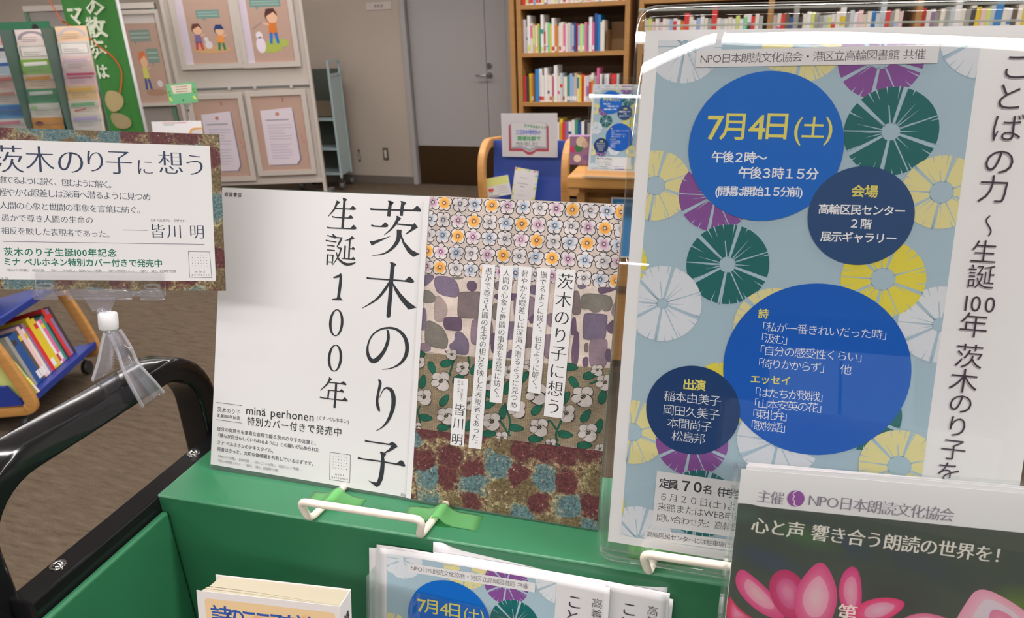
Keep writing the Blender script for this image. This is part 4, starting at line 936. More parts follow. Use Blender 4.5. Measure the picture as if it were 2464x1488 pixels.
# ------------------------------------------------------------------ A3 poster in the thick acrylic stand
def warp(x, y):
    """gentle waviness of the front sheet: bowed forward near its upper and lower left corner"""
    v = -y; s1 = max(0., 1-max(0, x+.006)/.055); s1 = s1*s1*(3-2*s1)
    d = -.030*max(0., 1-max(0, x+.006)/.056)*max(0., .08-v)
    d += .00035*math.sin(x*34+.6)*math.exp(-((v-.01)/.06)**2)
    d += .0016*s1*max(0., (v-.33)/.10)**2
    return d
acr = empty('acrylic_stand', Fr(A3F.w(.15, -.437, -.003), *Fr.up((0, 0, 0), 5.35).A)); tag(acr, 'large thick clear acrylic stand holding the tall blue event poster', 'acrylic stand')
def slab_grid(x0, x1, y0, y1, z0, t, nx=44, ny=56, rc=.012):
    mb = MB(); vs = []; 
    for s_ in (0, 1):
        for i in range(nx+1):
            for j in range(ny+1):
                x = x0+(x1-x0)*i/nx; y = y0+(y1-y0)*j/ny
                # round the corners by pulling border points in
                dx = min(x-x0, x1-x); dy = min(y-y0, y1-y)
                if dx < rc and dy < rc:
                    cx_ = x0+rc if x-x0 < rc else x1-rc; cy_ = y0+rc if y-y0 < rc else y1-rc; vx, vy = x-cx_, y-cy_; m_ = max(abs(vx), abs(vy)); l_ = math.hypot(vx, vy)
                    if l_ > 0: x, y = cx_+vx*m_/l_, cy_+vy*m_/l_
                vs.append((x, y, z0+warp(x, y)+s_*t))
    n1 = (nx+1)*(ny+1); f = []
    for i in range(nx):
        for j in range(ny): a = i*(ny+1)+j; f += [(a, a+1, a+ny+2, a+ny+1), (n1+a, n1+a+ny+1, n1+a+ny+2, n1+a+1)]
    mb.add(vs, f, 0, True); e = []
    for i in range(nx): a = i*(ny+1); e += [(a, a+ny+1, n1+a+ny+1, n1+a)]; a = i*(ny+1)+ny; e += [(a, n1+a, n1+a+ny+1, a+ny+1)]
    for j in range(ny): a = j; e += [(a, n1+a, n1+a+1, a+1)]; a = nx*(ny+1)+j; e += [(a, a+1, n1+a+1, n1+a)]
    b = len(mb.v)-len(vs); mb.f += [tuple(b+k for k in q) for q in e]; mb.m += [1]*len(e); mb.sm += [False]*len(e); return mb
acm = clear_mat('acrylic_face', (.996, .998, .998)); ace = clear_mat('acrylic_edge', (.80, .84, .82), 1., .04, .28, (.80, .84, .82))
def a3_part(mb, name, m): o = mb.build(name, m, None, A3F); o.parent = acr; o.matrix_parent_inverse = acr.matrix_world.inverted(); return o
a3_part(slab_grid(-.0065, .3035, -.4335, .0175, .0036, .0018), 'front_sheet', [acm, ace])
a3_part(MB().slab(rrect(-.0075, .3045, -.4345, .0185, .013), -.0050, -.0030, 0, 1), 'back_sheet', [acm, ace])
a3_part(MB().slab(rrect(-.0065, -.001, -.43, .0165, .001), -.0030, .0004, 0, 1), 'side_spacer', [clear_mat('spacer', (.93, .95, .95)), ace])
a3_part(MB().box(-.001, .299, .0032, .0040, -.0030, .0004).box(-.0065, .3035, .0150, .0158, -.003, .0004), 'fold_line', ace)
a3_part(MB().slab(rrect(-.0065, .3035, -.4335, -.4275, .001), -.0030, .0004, 0, 1), 'bottom_spacer', [clear_mat('spacer'), ace])
fo = MB().slab([(.0, 0.), (.0, .02), (.30, .02), (.30, 0.)], 0, .002); # foot plate behind the sheet
ft = Fr.up(CF_.w(.462, .018, ZT+.0005), CY)
o = MB().box(0, .30, 0, .075, 0, .0025).box(.14, .16, .02, .0225, .0025, .07).build('foot_plate', acm, None, ft); o.parent = acr; o.matrix_parent_inverse = acr.matrix_world.inverted()
a3 = sheet('event_poster', A3F, .297, .42, mat('bright_paper', (.86, .855, .86), .45), .0003); tag(a3, 'large blue event poster with coloured rosettes inside the thick acrylic stand', 'poster')
event_poster(A3F).build('printed_face', a3, .5)

# ------------------------------------------------------------------ A4 leaflets of the same design, lower centre
FF = Fr.sheet(tuple(CAM+(np.array((-.3021, .4408, .9256))-CAM)*.968), 5.6, 11.5, -1.07)
def curl(x, y): return .0030*max(0., (x-.12)/.09)**2*max(0, 1+y/.25) + .002*max(0, (.03-x)/.03)**2
def curl_sheet(name, fr, m, w=.21, h=.297, t=.0003, fn=curl, z=0., parent=None, n=40):
    mb = MB(); vs = []
    for s_ in (0, 1):
        for i in range(n+1):
            for j in range(n+1): x, y = w*i/n, -h*j/n; vs.append((x, y, fn(x, y)+z-(0 if s_ else t)))
    n1 = (n+1)**2; f = []
    for i in range(n):
        for j in range(n): a = i*(n+1)+j; f += [(a, a+1, a+n+2, a+n+1), (n1+a, n1+a+n+1, n1+a+n+2, n1+a+1)]
    for i in range(n): a = i*(n+1); f += [(a, a+n+1, n1+a+n+1, n1+a)]; a += n; f += [(a, n1+a, n1+a+n+1, a+n+1)]
    for j in range(n): f += [(j, n1+j, n1+j+1, j+1)]; a = n*(n+1)+j; f += [(a, a+1, n1+a+1, n1+a)]
    mb.add(vs, f, 0, True); return mb.build(name, m, parent, fr if parent is None else None)
def leaflet(fr, label, printed=True, group='blue event leaflets on the cart', fn=curl):
    o = curl_sheet('event_leaflet', fr, paper2, fn=fn); tag(o, label, 'leaflet', group)
    if printed:
        P = event_poster(fr, .707, A3F, True, 1.6e-5, lift=lambda x, y: fn(x, y)+1.2e-4); P.build('printed_face', o, .6)
    return o
def off(fr, dx, dy, dz, ya=0):
    f = Fr(fr.w(dx, dy, dz), *fr.A); 
    if ya:
        c, s_ = math.cos(R_(ya)), math.sin(R_(ya)); f.A = np.array([fr.A[0]*c+fr.A[1]*s_, fr.A[1]*c-fr.A[0]*s_, fr.A[2]])
    return f
leaflet(FF, 'front sheet of the left stack of blue event leaflets, rosettes showing')
flat = lambda x, y: curl(x, y)*.8
leaflet(off(FF, -.004, .001, -.0022, .0), 'second sheet of the left leaflet stack, its edge showing at left', False, fn=flat)
leaflet(off(FF, -.0125, -.0045, -.0042, .3), 'rearmost sheet of the left leaflet stack, sticking out furthest left', False, fn=flat)
leaflet(off(FF, .047, .0065, -.0130, -.6), 'sheet between the two leaflet stacks, its top edge above the front sheet', False, fn=flat)
FB = off(FF, .0462, -.0012, -.0065, -.3)
leaflet(FB, 'front sheet of the right stack of event leaflets, only its title margin showing')
leaflet(off(FB, .003, .0005, -.0015, .1), 'second sheet of the right leaflet stack, just behind its front sheet', False, fn=flat)
leaflet(off(FB, .0062, -.004, -.0035, -.4), 'lowest and rightmost sheet of the right leaflet stack', False, fn=flat)
pk = clear_mat('pocket_film', (.9, .95, .93), 1., .06, .1, (.6, .68, .65))
h0 = FF.hit(897, 1368)
pf = MB().slab([(h0[0], -.32), (.225, -.32), (.225, h0[1]-.016), (.012, h0[1]-.006), (h0[0], h0[1])], .0135, .0143, 0).box(h0[0], h0[0]+.0012, -.32, h0[1], -.013, .0135, 1).build('leaflet_holder', [clear_mat('pocket_front', (.985, .99, .99)), pk], None, FF)
# keep the front pane low so that the leaflets rise out of it
tag(pf, 'clear plastic holder around the left stack of event leaflets', 'leaflet holder')

# ------------------------------------------------------------------ lotus leaflets, lower right
LF = Fr.sheet((.0092, .41, 1.0965), 15.49, 15.4, -4.52)
lot = sheet('lotus_leaflet', LF, .21, .297, paper2, .0003); tag(lot, 'front leaflet with pink lotus flowers on dark green under a white heading', 'leaflet', 'lotus leaflets in the right holder')
def lotus_print():
    P = Print(LF); px = P.uv; P.clip = (.0001, .2099, -.2969, -.0001)
    PT = K(128, 62, 138); GY = K(118, 108, 124)
    a = P.uv((1776, 1214)); P.poly([(0.0003, a[1]), (.21, P.uv((2464, 1284))[1]), (.21, -.297), (.0003, -.297)], K(52, 62, 52), True); P.L()
    # soft green and blue leaves behind
    rnd = random.Random(4)
    for (c, r, col, ry) in (((2200, 1352), 190, (46, 56, 60), 48), ((1850, 1350), 130, (44, 58, 72), 40), ((2000, 1300), 160, (42, 56, 70), 40), ((1930, 1290), 120, (52, 80, 50), 35), ((2440, 1470), 95, (76, 100, 34), 85), ((2340, 1500), 60, (70, 92, 34), 40), ((1790, 1240), 70, (58, 76, 62), 30), ((2150, 1450), 130, (46, 50, 46), 90)):
        k = np.linalg.norm(P.fr.uv(c[0]+r, c[1])-P.fr.uv(*c)); base = (50, 60, 52)
        for i in range(7): t = i/6; P.circle(c, k*(1-.12*i), K(*[base[j]*(1-t)+col[j]*t for j in range(3)]), 28, ry=k*(1-.12*i)*ry/r, rot=-.3 if r > 100 else 0); P.z += 2e-6
    def petal(pts, tip=(188, 52, 110), mid=(200, 128, 152), heart=(196, 150, 160), ce=None):
        # smooth outline, nested tones from rim to middle
        Q = [np.array(px(p)) for p in pts]
        for _ in range(3):
            o2 = []
            for i in range(len(Q)): u, v = Q[i], Q[(i+1) % len(Q)]; o2 += [u*.75+v*.25, u*.25+v*.75]
            Q = o2
        c = np.mean(Q, 0) if ce is None else np.array(px(ce))
        for i in range(9):
            t = i/8; s_ = 1-.1*i; col_ = [tip[j]*(1-t)+mid[j]*t for j in range(3)] if t < .5 else [mid[j]*(2-2*t)+heart[j]*(2*t-1) for j in range(3)] 
            P.poly([tuple(c+(q-c)*s_) for q in Q], K(*col_), True); P.z += 2e-6
    petal([(1780, 1365), (1765, 1400), (1790, 1445), (1850, 1490), (1900, 1490), (1860, 1430), (1810, 1385)]); petal([(1755, 1430), (1765, 1450), (1790, 1475), (1830, 1500), (1755, 1520), (1745, 1470)], (180, 30, 70), (196, 70, 110), (198, 120, 150))
    petal([(1870, 1372), (1848, 1400), (1856, 1450), (1900, 1500), (1950, 1480), (1935, 1400), (1900, 1370)], (168, 24, 84), (180, 70, 120), (190, 110, 140))
    petal([(2050, 1358), (2022, 1385), (2015, 1440), (2050, 1510), (2075, 1460), (2071, 1380)], (190, 44, 110), (200, 116, 146), (200, 140, 160))
    petal([(1972, 1345), (1925, 1395), (1905, 1450), (1930, 1520), (1990, 1520), (2020, 1440), (2000, 1375)], (190, 60, 115), (204, 138, 160), (200, 160, 170))
    petal([(2180, 1445), (2120, 1435), (2060, 1455), (2050, 1500), (2120, 1500), (2170, 1470)], (200, 36, 96), (200, 126, 156), (196, 150, 168))
    petal([(2165, 1490), (2210, 1474), (2260, 1480), (2300, 1500), (2300, 1530), (2150, 1530)], (196, 90, 130), (206, 160, 170), (200, 170, 176))
    petal([(2355, 1408), (2320, 1455), (2290, 1510), (2480, 1540), (2500, 1500), (2440, 1450)], (206, 140, 160), (196, 176, 186), (186, 180, 192))
    petal([(2388, 1460), (2375, 1490), (2380, 1530), (2460, 1530), (2440, 1485)], (196, 110, 140), (200, 120, 150), (196, 130, 150))
    P.clip = None; P.L(2)
    P.text('主催', (1838, 1195), (1870, 1199), 33, GY, wx=.008, wy=-.008)
    P.circle((1914.5, 1200), np.linalg.norm(P.fr.uv(1914, 1200)-P.fr.uv(1935, 1200)), PT, 36); P.L()
    pm = np.linalg.norm(P.fr.uv(1914, 1200)-P.fr.uv(1915, 1200))
    P.stroke([(*px(p), 2.0*pm) for p in ((1918, 1181), (1908, 1188), (1911, 1195), (1907, 1201), (1912, 1207), (1910, 1214), (1920, 1219))], WHITE, 1, True)
    P.text('NPO日本朗読文化協会', (1958, 1204), (2278, 1239), 35, GY, wx=.006, wy=-.012)
    P.text('心と声 響き合う朗読の世界を！', (1829, 1265), (2412, 1338), 42, K(205, 200, 190), wx=.02, wy=.0)
    P.text('第', (2038, 1476), (2038, 1476), 46, K(225, 205, 200), wx=.02, wy=.0)
    return P
lotus_print().build('printed_face', lot, .4)
for i, (dx, dy, dz, lab) in enumerate(((.0035, .0028, -.0012, 'second lotus leaflet, a white rim just above the front one'), (.0048, .0040, -.0024, 'rearmost lotus leaflet in the right holder'))):
    tag(sheet('lotus_leaflet', off(LF, dx, dy, dz), .21, .297, paper2, .0003), lab, 'leaflet', 'lotus leaflets in the right holder')
hl = LF.uv(1772, 1121)
ps = MB().slab([(hl[0], -.305), (.222, -.305), (.222, .0075), (hl[0], hl[1])], .0016, .0026, 0).slab([(hl[0], -.305), (.222, -.305), (.222, .0075), (hl[0], hl[1])], -.0060, -.0050, 0).box(hl[0], hl[0]+.0012, -.305, hl[1], -.005, .0016).build('leaflet_holder', clear_mat('holder_sheet', (.985, .995, .99), 1., .0, .03, (.8, .84, .82)), None, LF)
tag(ps, 'clear upright holder around the lotus leaflets at lower right', 'leaflet holder')

# ------------------------------------------------------------------ paperback, lower left
BF = Fr.sheet((-.3895, .3103, .9681), 11.13, 10.15, -1.39)
bk = empty('paperback', BF); tag(bk, 'cream paperback with a peach cover and blue title standing in the cart', 'book')
bw, bh = .12, .2; b1 = BF.uv(539, 1372)
cover = mat('book_cover', K(220, 214, 214), .4); pages = mat('book_pages', K(186, 178, 156, .9), .8, spec=.1, noise=(300, .04, (1, 60, 60)))
thk = .022
MB().box(0, bw, -bh, 0, -.0003, 0).box(bw-.0006, bw, -bh, 0, -thk, 0).box(.003, bw, -bh, 0, -thk-.0003, -thk).build('cover', cover, bk, bevel=.0005)
def block(z0, z1, x0, fan):
    n = 8; top = []
    pts = [(x0, z1), (bw-.0008, min(z1, -.0006)), (bw-.0008, z0), (x0+.004, z0)]
    pts = [(x0, z1-fan), (x0+.03, z1-fan*.6), (bw-.0008, -.0006 if z1 > -.004 else z1+.0018), (bw-.0008, z0), (x0+.003, z0)]
    return MB().slab([(p[0], p[1]) for p in pts], -bh+.001, -.0012, 0, axis=1)
for (zo, zi, xo, xi, nm) in (((-.0022), -.0050, .003, 1, 'pages'), (-.0056, -.0078, .004, 2, 'pages'), (-.0086, -thk+.0002, .006, 3, 'pages')):
    a = zo; b = zi
    right_a = {1: -.0007, 2: -.0016, 3: -.0026}[xi]; right_b = {1: -.0015, 2: -.0025, 3: -thk+.0002}[xi]
    MB().slab([(xo, a), (.05, a*.8+right_a*.2), (bw-.001, right_a), (bw-.001, right_b), (.05, b*.85+right_b*.15), (xo+.0015, b)], -bh+.001, -.0014, 0, axis=1).build(nm, pages, bk)
P = Print(BF); q0, q1 = P.uv((492, 1441)), P.uv((803, 1474))
P.poly(rrect(q0[0], q1[0]+.001, -bh+.006, (q0[1]+q1[1])/2, .003), K(222, 192, 148), True); P.L()
rnd = random.Random(3)
for i in range(26): P.circle((rnd.uniform(.012, .105), rnd.uniform(-.05, -.016)), rnd.uniform(.003, .007), K(*rnd.choice([(226, 196, 150), (218, 182, 134), (228, 200, 158), (214, 170, 128)])), 16, True); P.z += 1e-6
P.L(); P.text('詩のこころを読む', (533, 1482), (770, 1512), 50, K(48, 84, 160), wx=.016, wy=.016); P.build('cover_print', bk, .4)
SP = Fr(BF.w(bw+.0003, 0, 0), -BF.A[2], BF.A[1], BF.A[0]); P = Print(SP); P.raw = True
P.text('詩のこころを読む', (thk*.52, -.019), (thk*.52, -.12), .0115, K(50, 46, 48), wx=.02, wy=.02, vert=True, loc=True); o = P.build('spine_lettering', None, .5); o.parent = bk; o.matrix_parent_inverse = bk.matrix_world.inverted()
# ================================================================== background
wood = mat('beech_wood', K(176, 128, 70, 1.25), .45, noise=(9, .12, (1, 1, 12)))
woodd = mat('bookcase_wood', K(158, 116, 66, 1.25), .45, noise=(9, .12, (1, 1, 12)))
backw = mat('bookcase_back', K(96, 74, 52, 1.2), .7)
YC = 5.85
G = lambda px, py, y=YC: Fr.up((0, 0, 0)).hit(px, py, 1, y)
# --- left bookcase (one bay) and right bookcase (three bays)
xb = [G(1225, 60)[0], G(1515, 60)[0]]
zs = [G(1256, 17)[2], G(1256, 136)[2], G(1256, 252)[2], G(1340, 352)[2]]   # shelf undersides seen, upper to lower
shelf_z = [2.02, 1.603, 1.232, .832, .455, .06]
def bookcase(x0, x1, bays, label):
    e = empty('bookcase', Fr.up((x0, YC, 0))); tag(e, label, 'bookcase'); W = x1-x0; D_ = YB-YC-.01; b = W/bays
    for i in range(bays+1):
        a = min(max(0, i*b-.02), W-.04); MB().box(a, a+.04, 0, D_, 0, 2.1).build('upright', woodd, e, bevel=.003)
    MB().box(.04, W-.04, D_-.008, D_, .05, 2.08).build('back_board', backw, e)
    for z in shelf_z:
        for i in range(bays): MB().box(i*b+(.04 if i == 0 else .02), (i+1)*b-(.04 if i == bays-1 else .02), 0, D_-.008, z-.034, z).build('shelf', woodd, e, bevel=.002)
    MB().box(0, W, 0, D_, 2.1, 2.13).build('top_board', woodd, e); return e
bookcase(xb[0]+.065, xb[1], 1, 'single bay wooden bookcase beside the grey door')
MB_ = MB().box(0, .045, 0, .34, 0, 2.13).build('end_panel', woodd, None, Fr.up((xb[0], YC, 0)), bevel=.003); tag(MB_, 'wooden end panel between the grey door and the single bay bookcase', 'panel')
x2 = G(1536, 60)[0]; bookcase(x2, x2+2.94, 3, 'long three bay wooden bookcase behind the acrylic stand')
bookm = {}
def bmat(c, r=.5):
    k = 'book_%d_%d_%d' % c
    return mat(k, K(*c, 1.15), r)
NAMES = [((222, 216, 204), 'cream'), ((225, 222, 222), 'white'), ((190, 200, 205), 'pale grey'), ((120, 205, 150), 'mint green'), ((215, 130, 40), 'orange'), ((215, 190, 50), 'yellow'), ((205, 50, 50), 'red'), ((215, 105, 150), 'pink'), ((40, 80, 140), 'navy blue'), ((45, 125, 190), 'blue'),
         ((60, 140, 125), 'teal'), ((150, 175, 215), 'light blue'), ((200, 175, 135), 'tan'), ((60, 55, 60), 'black'), ((140, 110, 150), 'purple'), ((95, 80, 65), 'brown'), ((205, 215, 120), 'lime green'), ((225, 190, 190), 'pale pink'), ((150, 150, 145), 'grey')]
CN = {'c': 0, 'w': 1, 'g': 2, 'm': 3, 'o': 4, 'y': 5, 'r': 6, 'p': 7, 'n': 8, 'b': 9, 't': 10, 'l': 11, 'a': 12, 'k': 13, 'v': 14, 'd': 15, 'i': 16, 'q': 17, 'x': 18}
ORD = ['first', 'second', 'third', 'fourth', 'fifth', 'sixth', 'seventh', 'eighth', 'ninth', 'tenth', 'eleventh', 'twelfth', 'thirteenth', 'fourteenth', 'fifteenth', 'sixteenth', 'seventeenth', 'eighteenth', 'nineteenth', 'twentieth']
def ordn(i): return ORD[i-1] if i <= 20 else ('twenty-'+ORD[i-21] if i < 30 else ('thirtieth' if i == 30 else ('thirty-'+ORD[i-31] if i < 40 else 'fortieth' if i == 40 else 'forty-'+ORD[i-41])))
pgm = mat('page_edges', K(215, 208, 190), .9)
def book(x, z, w, h, d, ci, lab, group, y0=.03, fr=None, acc=None, lean=0., nm='book'):
    c = NAMES[ci][0]; fr = fr or Fr.up((0, YC, 0)); mb = MB()
    # cover wrapped round the page block: spine towards the viewer
    mb.box(0, w, 0, .003, 0, h, 0).box(0, .0022, .003, d, 0, h, 0).box(w-.0022, w, .003, d, 0, h, 0).box(.0022, w-.0022, .003, d-.004, .003, h-.004, 1)
    mb.box(.001, w-.001, -.0006, 0, .012, .045, 2)
    if acc is not None: mb.box(0, w, -.0005, 0, h*acc[1], h*acc[2], 3)
    ms = [bmat(c), pgm, bmat(((225, 222, 222) if random.random() < .4 else c) if ci not in (0, 1) else (190, 60, 60) if random.random() < .3 else (200, 205, 120) if random.random() < .3 else (215, 215, 215))] + ([bmat(NAMES[acc[0]][0])] if acc is not None else [])
    f = Fr(fr.w(x, y0, z), *fr.A)
    if lean: f.A = np.array([fr.A[0]*math.cos(lean)+fr.A[2]*math.sin(lean), fr.A[1], fr.A[2]*math.cos(lean)-fr.A[0]*math.sin(lean)])
    o = mb.build(nm, ms, None, f); tag(o, lab, 'book', group); return o
bx0, bx1 = xb[0]+.065+.042, xb[1]-.042
def row(codes, z, xa, x_end, where, group, hmul=1., ph=(.2, .235), acc_p=.45):
    """codes: one letter per book; capital = tall"""
    tot = sum(1.35 if c.isupper() else 1 for c in codes); u = (x_end-xa)/tot; x = xa; n = {}
    for i, c in enumerate(codes):
        ci = CN[c.lower()]; wv = u*(1.35 if c.isupper() else 1)*.96; h = random.uniform(*ph)*(1.28 if c.isupper() else 1)
        if c.isupper(): wv = u*1.3
        acc = (random.choice([6, 8, 3, 4, 9, 7, 10, 13, 16, 14, 11, 5]), random.choice([.1, .3, .5]), random.choice([.6, .75, .92])) if random.random() < acc_p and ci in (0, 1, 2, 12) else None
        if acc and random.random() < .5: acc = (acc[0], acc[1], acc[1]+.12)
        book(x, z, wv, h, random.uniform(.14, .2)*(1.2 if c.isupper() else 1), ci, '%s%s book, %s from left, %s' % ('tall ' if c.isupper() else '', NAMES[ci][1], ordn(i+1), where), group, acc=acc, y0=random.uniform(.03, .06))
        x += wv/.96*(1 if not c.isupper() else .995)
S1 = shelf_z
xr = lambda px, z: G(px, 100)[0]
row('RcwwlcwcvwccwgwcwqwcwgwcwqcwlwcwcgwRc', S1[1]+0., bx0, bx1-.01, 'top visible shelf, single bay bookcase', 'books on the top visible shelf by the door')
row('WgWcawytWccmyWocccpcclcnrlimpvWpNBcc', S1[2], bx0, G(1452, 100)[0], 'second visible shelf, single bay bookcase', 'books on the second visible shelf by the door')
row('rkyodBWcWcccWcgcctllacyrqgccg', S1[3], bx0-.0, G(1432, 200)[0], 'third visible shelf, single bay bookcase', 'books on the third visible shelf by the door')
for i, (c, px, lean) in enumerate((('p', 1434, 0), ('w', 1441, 0), ('g', 1452, 0), ('w', 1459, .03), ('r', 1469, 0), ('g', 1482, 0))):
    ci = CN[c]; book(G(px, 210)[0], S1[3], .04 if c == 'r' else .018, .27 if c == 'p' else .22, .16, ci, ['pink book standing tallest at the loose right end of the third shelf by the door', 'white book beside the tall pink one on the third shelf by the door', 'grey book in the gap at the right of the third shelf by the door', 'white book leaning in the gap left of the thick red one on the third shelf', 'thick red book near the right end of the third shelf by the door', 'last grey book at the right end of the third shelf by the door'][i], 'loose books at the right of the third shelf by the door', lean=lean)
row('gcimWrcwacwyrvwctnwkxdwlbrcwcg', S1[4], bx0, bx1-.03, 'lowest visible shelf, single bay bookcase', 'books on the lowest visible shelf by the door')
book_end = MB().box(0, .003, 0, .2, 0, .16).box(.003, G(1500, 100)[0]-G(1456, 100)[0], .19, .195, 0, .22).build('book_end', mat('book_end_card', K(140, 112, 76), .6), None, Fr.up((G(1456, 100)[0], YC+.05, S1[2]+.001))); tag(book_end, 'tan card board standing in the empty right end of the second visible shelf', 'book end')
b3 = 2.94/3
for bay, codes, fill in ((0, 'ciqwqwclcwoRcwlwcxRcgccwiwcwrcg', .97), (1, 'wcrdnXkcwixxgcwcWxgwqccbgGrxcq', .95), (2, 'rcwxcxgWcxcyqigBcwdcGclrtlic', .93)):
    xa = x2+bay*b3+(.042 if bay == 0 else .022); row(codes, S1[2], xa, xa+(b3-.064)*fill, 'long bookcase, %s bay, row above the acrylic stand' % ['left', 'middle', 'right'][bay], 'books in the %s bay behind the acrylic stand' % ['left', 'middle', 'right'][bay])
xa = x2+.042; row('rwcvwqcbwgcwyrwc', S1[3], xa, xa+.35, 'long bookcase, left bay, second row down', 'books low in the left bay behind the acrylic stand')
for bay, codes in ((0, 'kdxvnkdxrkdxnv'), (1, 'xcdkwrxdckwxdc')):
    xa = x2+bay*b3+.045; row(codes, S1[1], xa, xa+b3*.8, 'long bookcase, %s bay, highest row' % ['left', 'middle'][bay], 'books on the upper shelf of the %s bay, long bookcase' % ['left', 'middle'][bay])

# --- blue display stand with wooden side loops
blue = mat('blue_laminate', K(42, 66, 144, 1.1), .45, spec=.4)
SY = 3.3
ss = Fr.up((G(1272, 400, SY)[0], SY, 0), 3.5)
stand = empty('display_stand', ss); tag(stand, 'blue display stand with bent wooden sides in front of the bookcase', 'display stand')
hx0, hx1 = ss.hit(1178, 420, 1)[0], ss.hit(1360, 420, 1)[0]; ztop = ss.hit(1270, 333, 1)[2]-.035
for sx, nm in ((-1, 'left'), (1, 'right')):
    xx = (hx0-.018) if sx < 0 else (hx1+.014)
    px_in = [(-.0, .02), (-.02, .3), (-.025, .6), (-.03, ztop-.16), (-.01, ztop-.06), (.06, ztop-.005), (.14, ztop-.002)]
    q = cr([(y, z) for y, z in px_in], 6)
    MB().tube([(xx, p[0]-.04, p[1]) for p in q]+[(xx, .3, ztop-.02), (xx, .38, ztop-.12), (xx, .42, .3), (xx, .42, .02)], 1, rect=(.036, .05, .008), upv=(1, 0, 0)).build('side_frame', wood, stand)
MB().hexa([(hx0, .0, .30), (hx1, .0, .30), (hx1, .018, .30), (hx0, .018, .30)], [(hx0, .10, ztop+.01), (hx1, .10, ztop+.01), (hx1, .118, ztop+.01), (hx0, .118, ztop+.01)]).build('front_panel', blue, stand, bevel=.002)
MB().box(hx0, hx1, .12, .38, .28, .30).box(hx0, hx1, -.03, .018, .28, .30).build('shelf', blue, stand)
def tilted(px_tl, px_tr, px_bl, frup, yoff, lean=12):
    """sheet frame with its top left at a pixel on a plane y=yoff of an upright frame"""
    a, b, c = frup.hit(*px_tl, 1, yoff), frup.hit(*px_tr, 1, yoff), frup.hit(*px_bl, 1, yoff)
    return a, b[0]-a[0], a[2]-c[2]
# A4 sign on top
a, w, h = tilted((1204, 272), (1342, 270), (1204, 378), ss, .05)
sf = ss.child(*a, 0, 0, 0); sg = sheet('book_sign', sf, w, h, clear_mat('sign_case', (.95, .95, .96)), .002, z=.0012); tag(sg, 'white card with an open book drawing in a clear case on the blue display stand', 'sign')
sheet('paper', sf, w-.004, h-.004, paper2, .0008, parent=sg).location = (.002, -.002, 0)
P = Print(sf, dz=8e-5, z0=.00015); RED = K(178, 82, 92); c0 = (.5*w, -.5*h)
def q4(pts, col): P.poly([(w*p[0], -h*p[1]) for p in pts], col, True)
q4([(.14, .27), (.17, .26), (.17, .80), (.36, .79), (.47, .87), (.53, .87), (.64, .79), (.81, .80), (.81, .28), (.84, .29), (.84, .86), (.62, .86), (.54, .94), (.46, .94), (.38, .86), (.13, .86)], RED); P.L()
q4([(.17, .22), (.34, .2), (.48, .26), (.50, .27), (.52, .26), (.66, .2), (.81, .23), (.81, .80), (.64, .78), (.50, .86), (.36, .78), (.17, .80)], K(160, 165, 175)); P.L()
q4([(.185, .225), (.34, .205), (.48, .265), (.50, .275), (.52, .265), (.66, .205), (.795, .235), (.795, .76), (.64, .74), (.50, .81), (.36, .74), (.185, .76)], WHITE); P.L()
T_ = lambda t, a, b, s_, c, k=.03: P.text(t, (a[0]*w, -a[1]*h), (b[0]*w, -b[1]*h), s_*h, c, wx=k, wy=k, loc=True, res=1)
T_('おすすめ本ＰＯＰ', (.44, .285), (.78, .335), .075, K(70, 160, 100)); T_('三田中学校の', (.30, .43), (.68, .43), .115, K(110, 120, 200)); T_('職場体験で', (.33, .57), (.66, .57), .115, K(90, 165, 110)); T_('作りました！', (.30, .70), (.66, .70), .115, K(120, 130, 128), .015)
P.build('printed_face', sg)
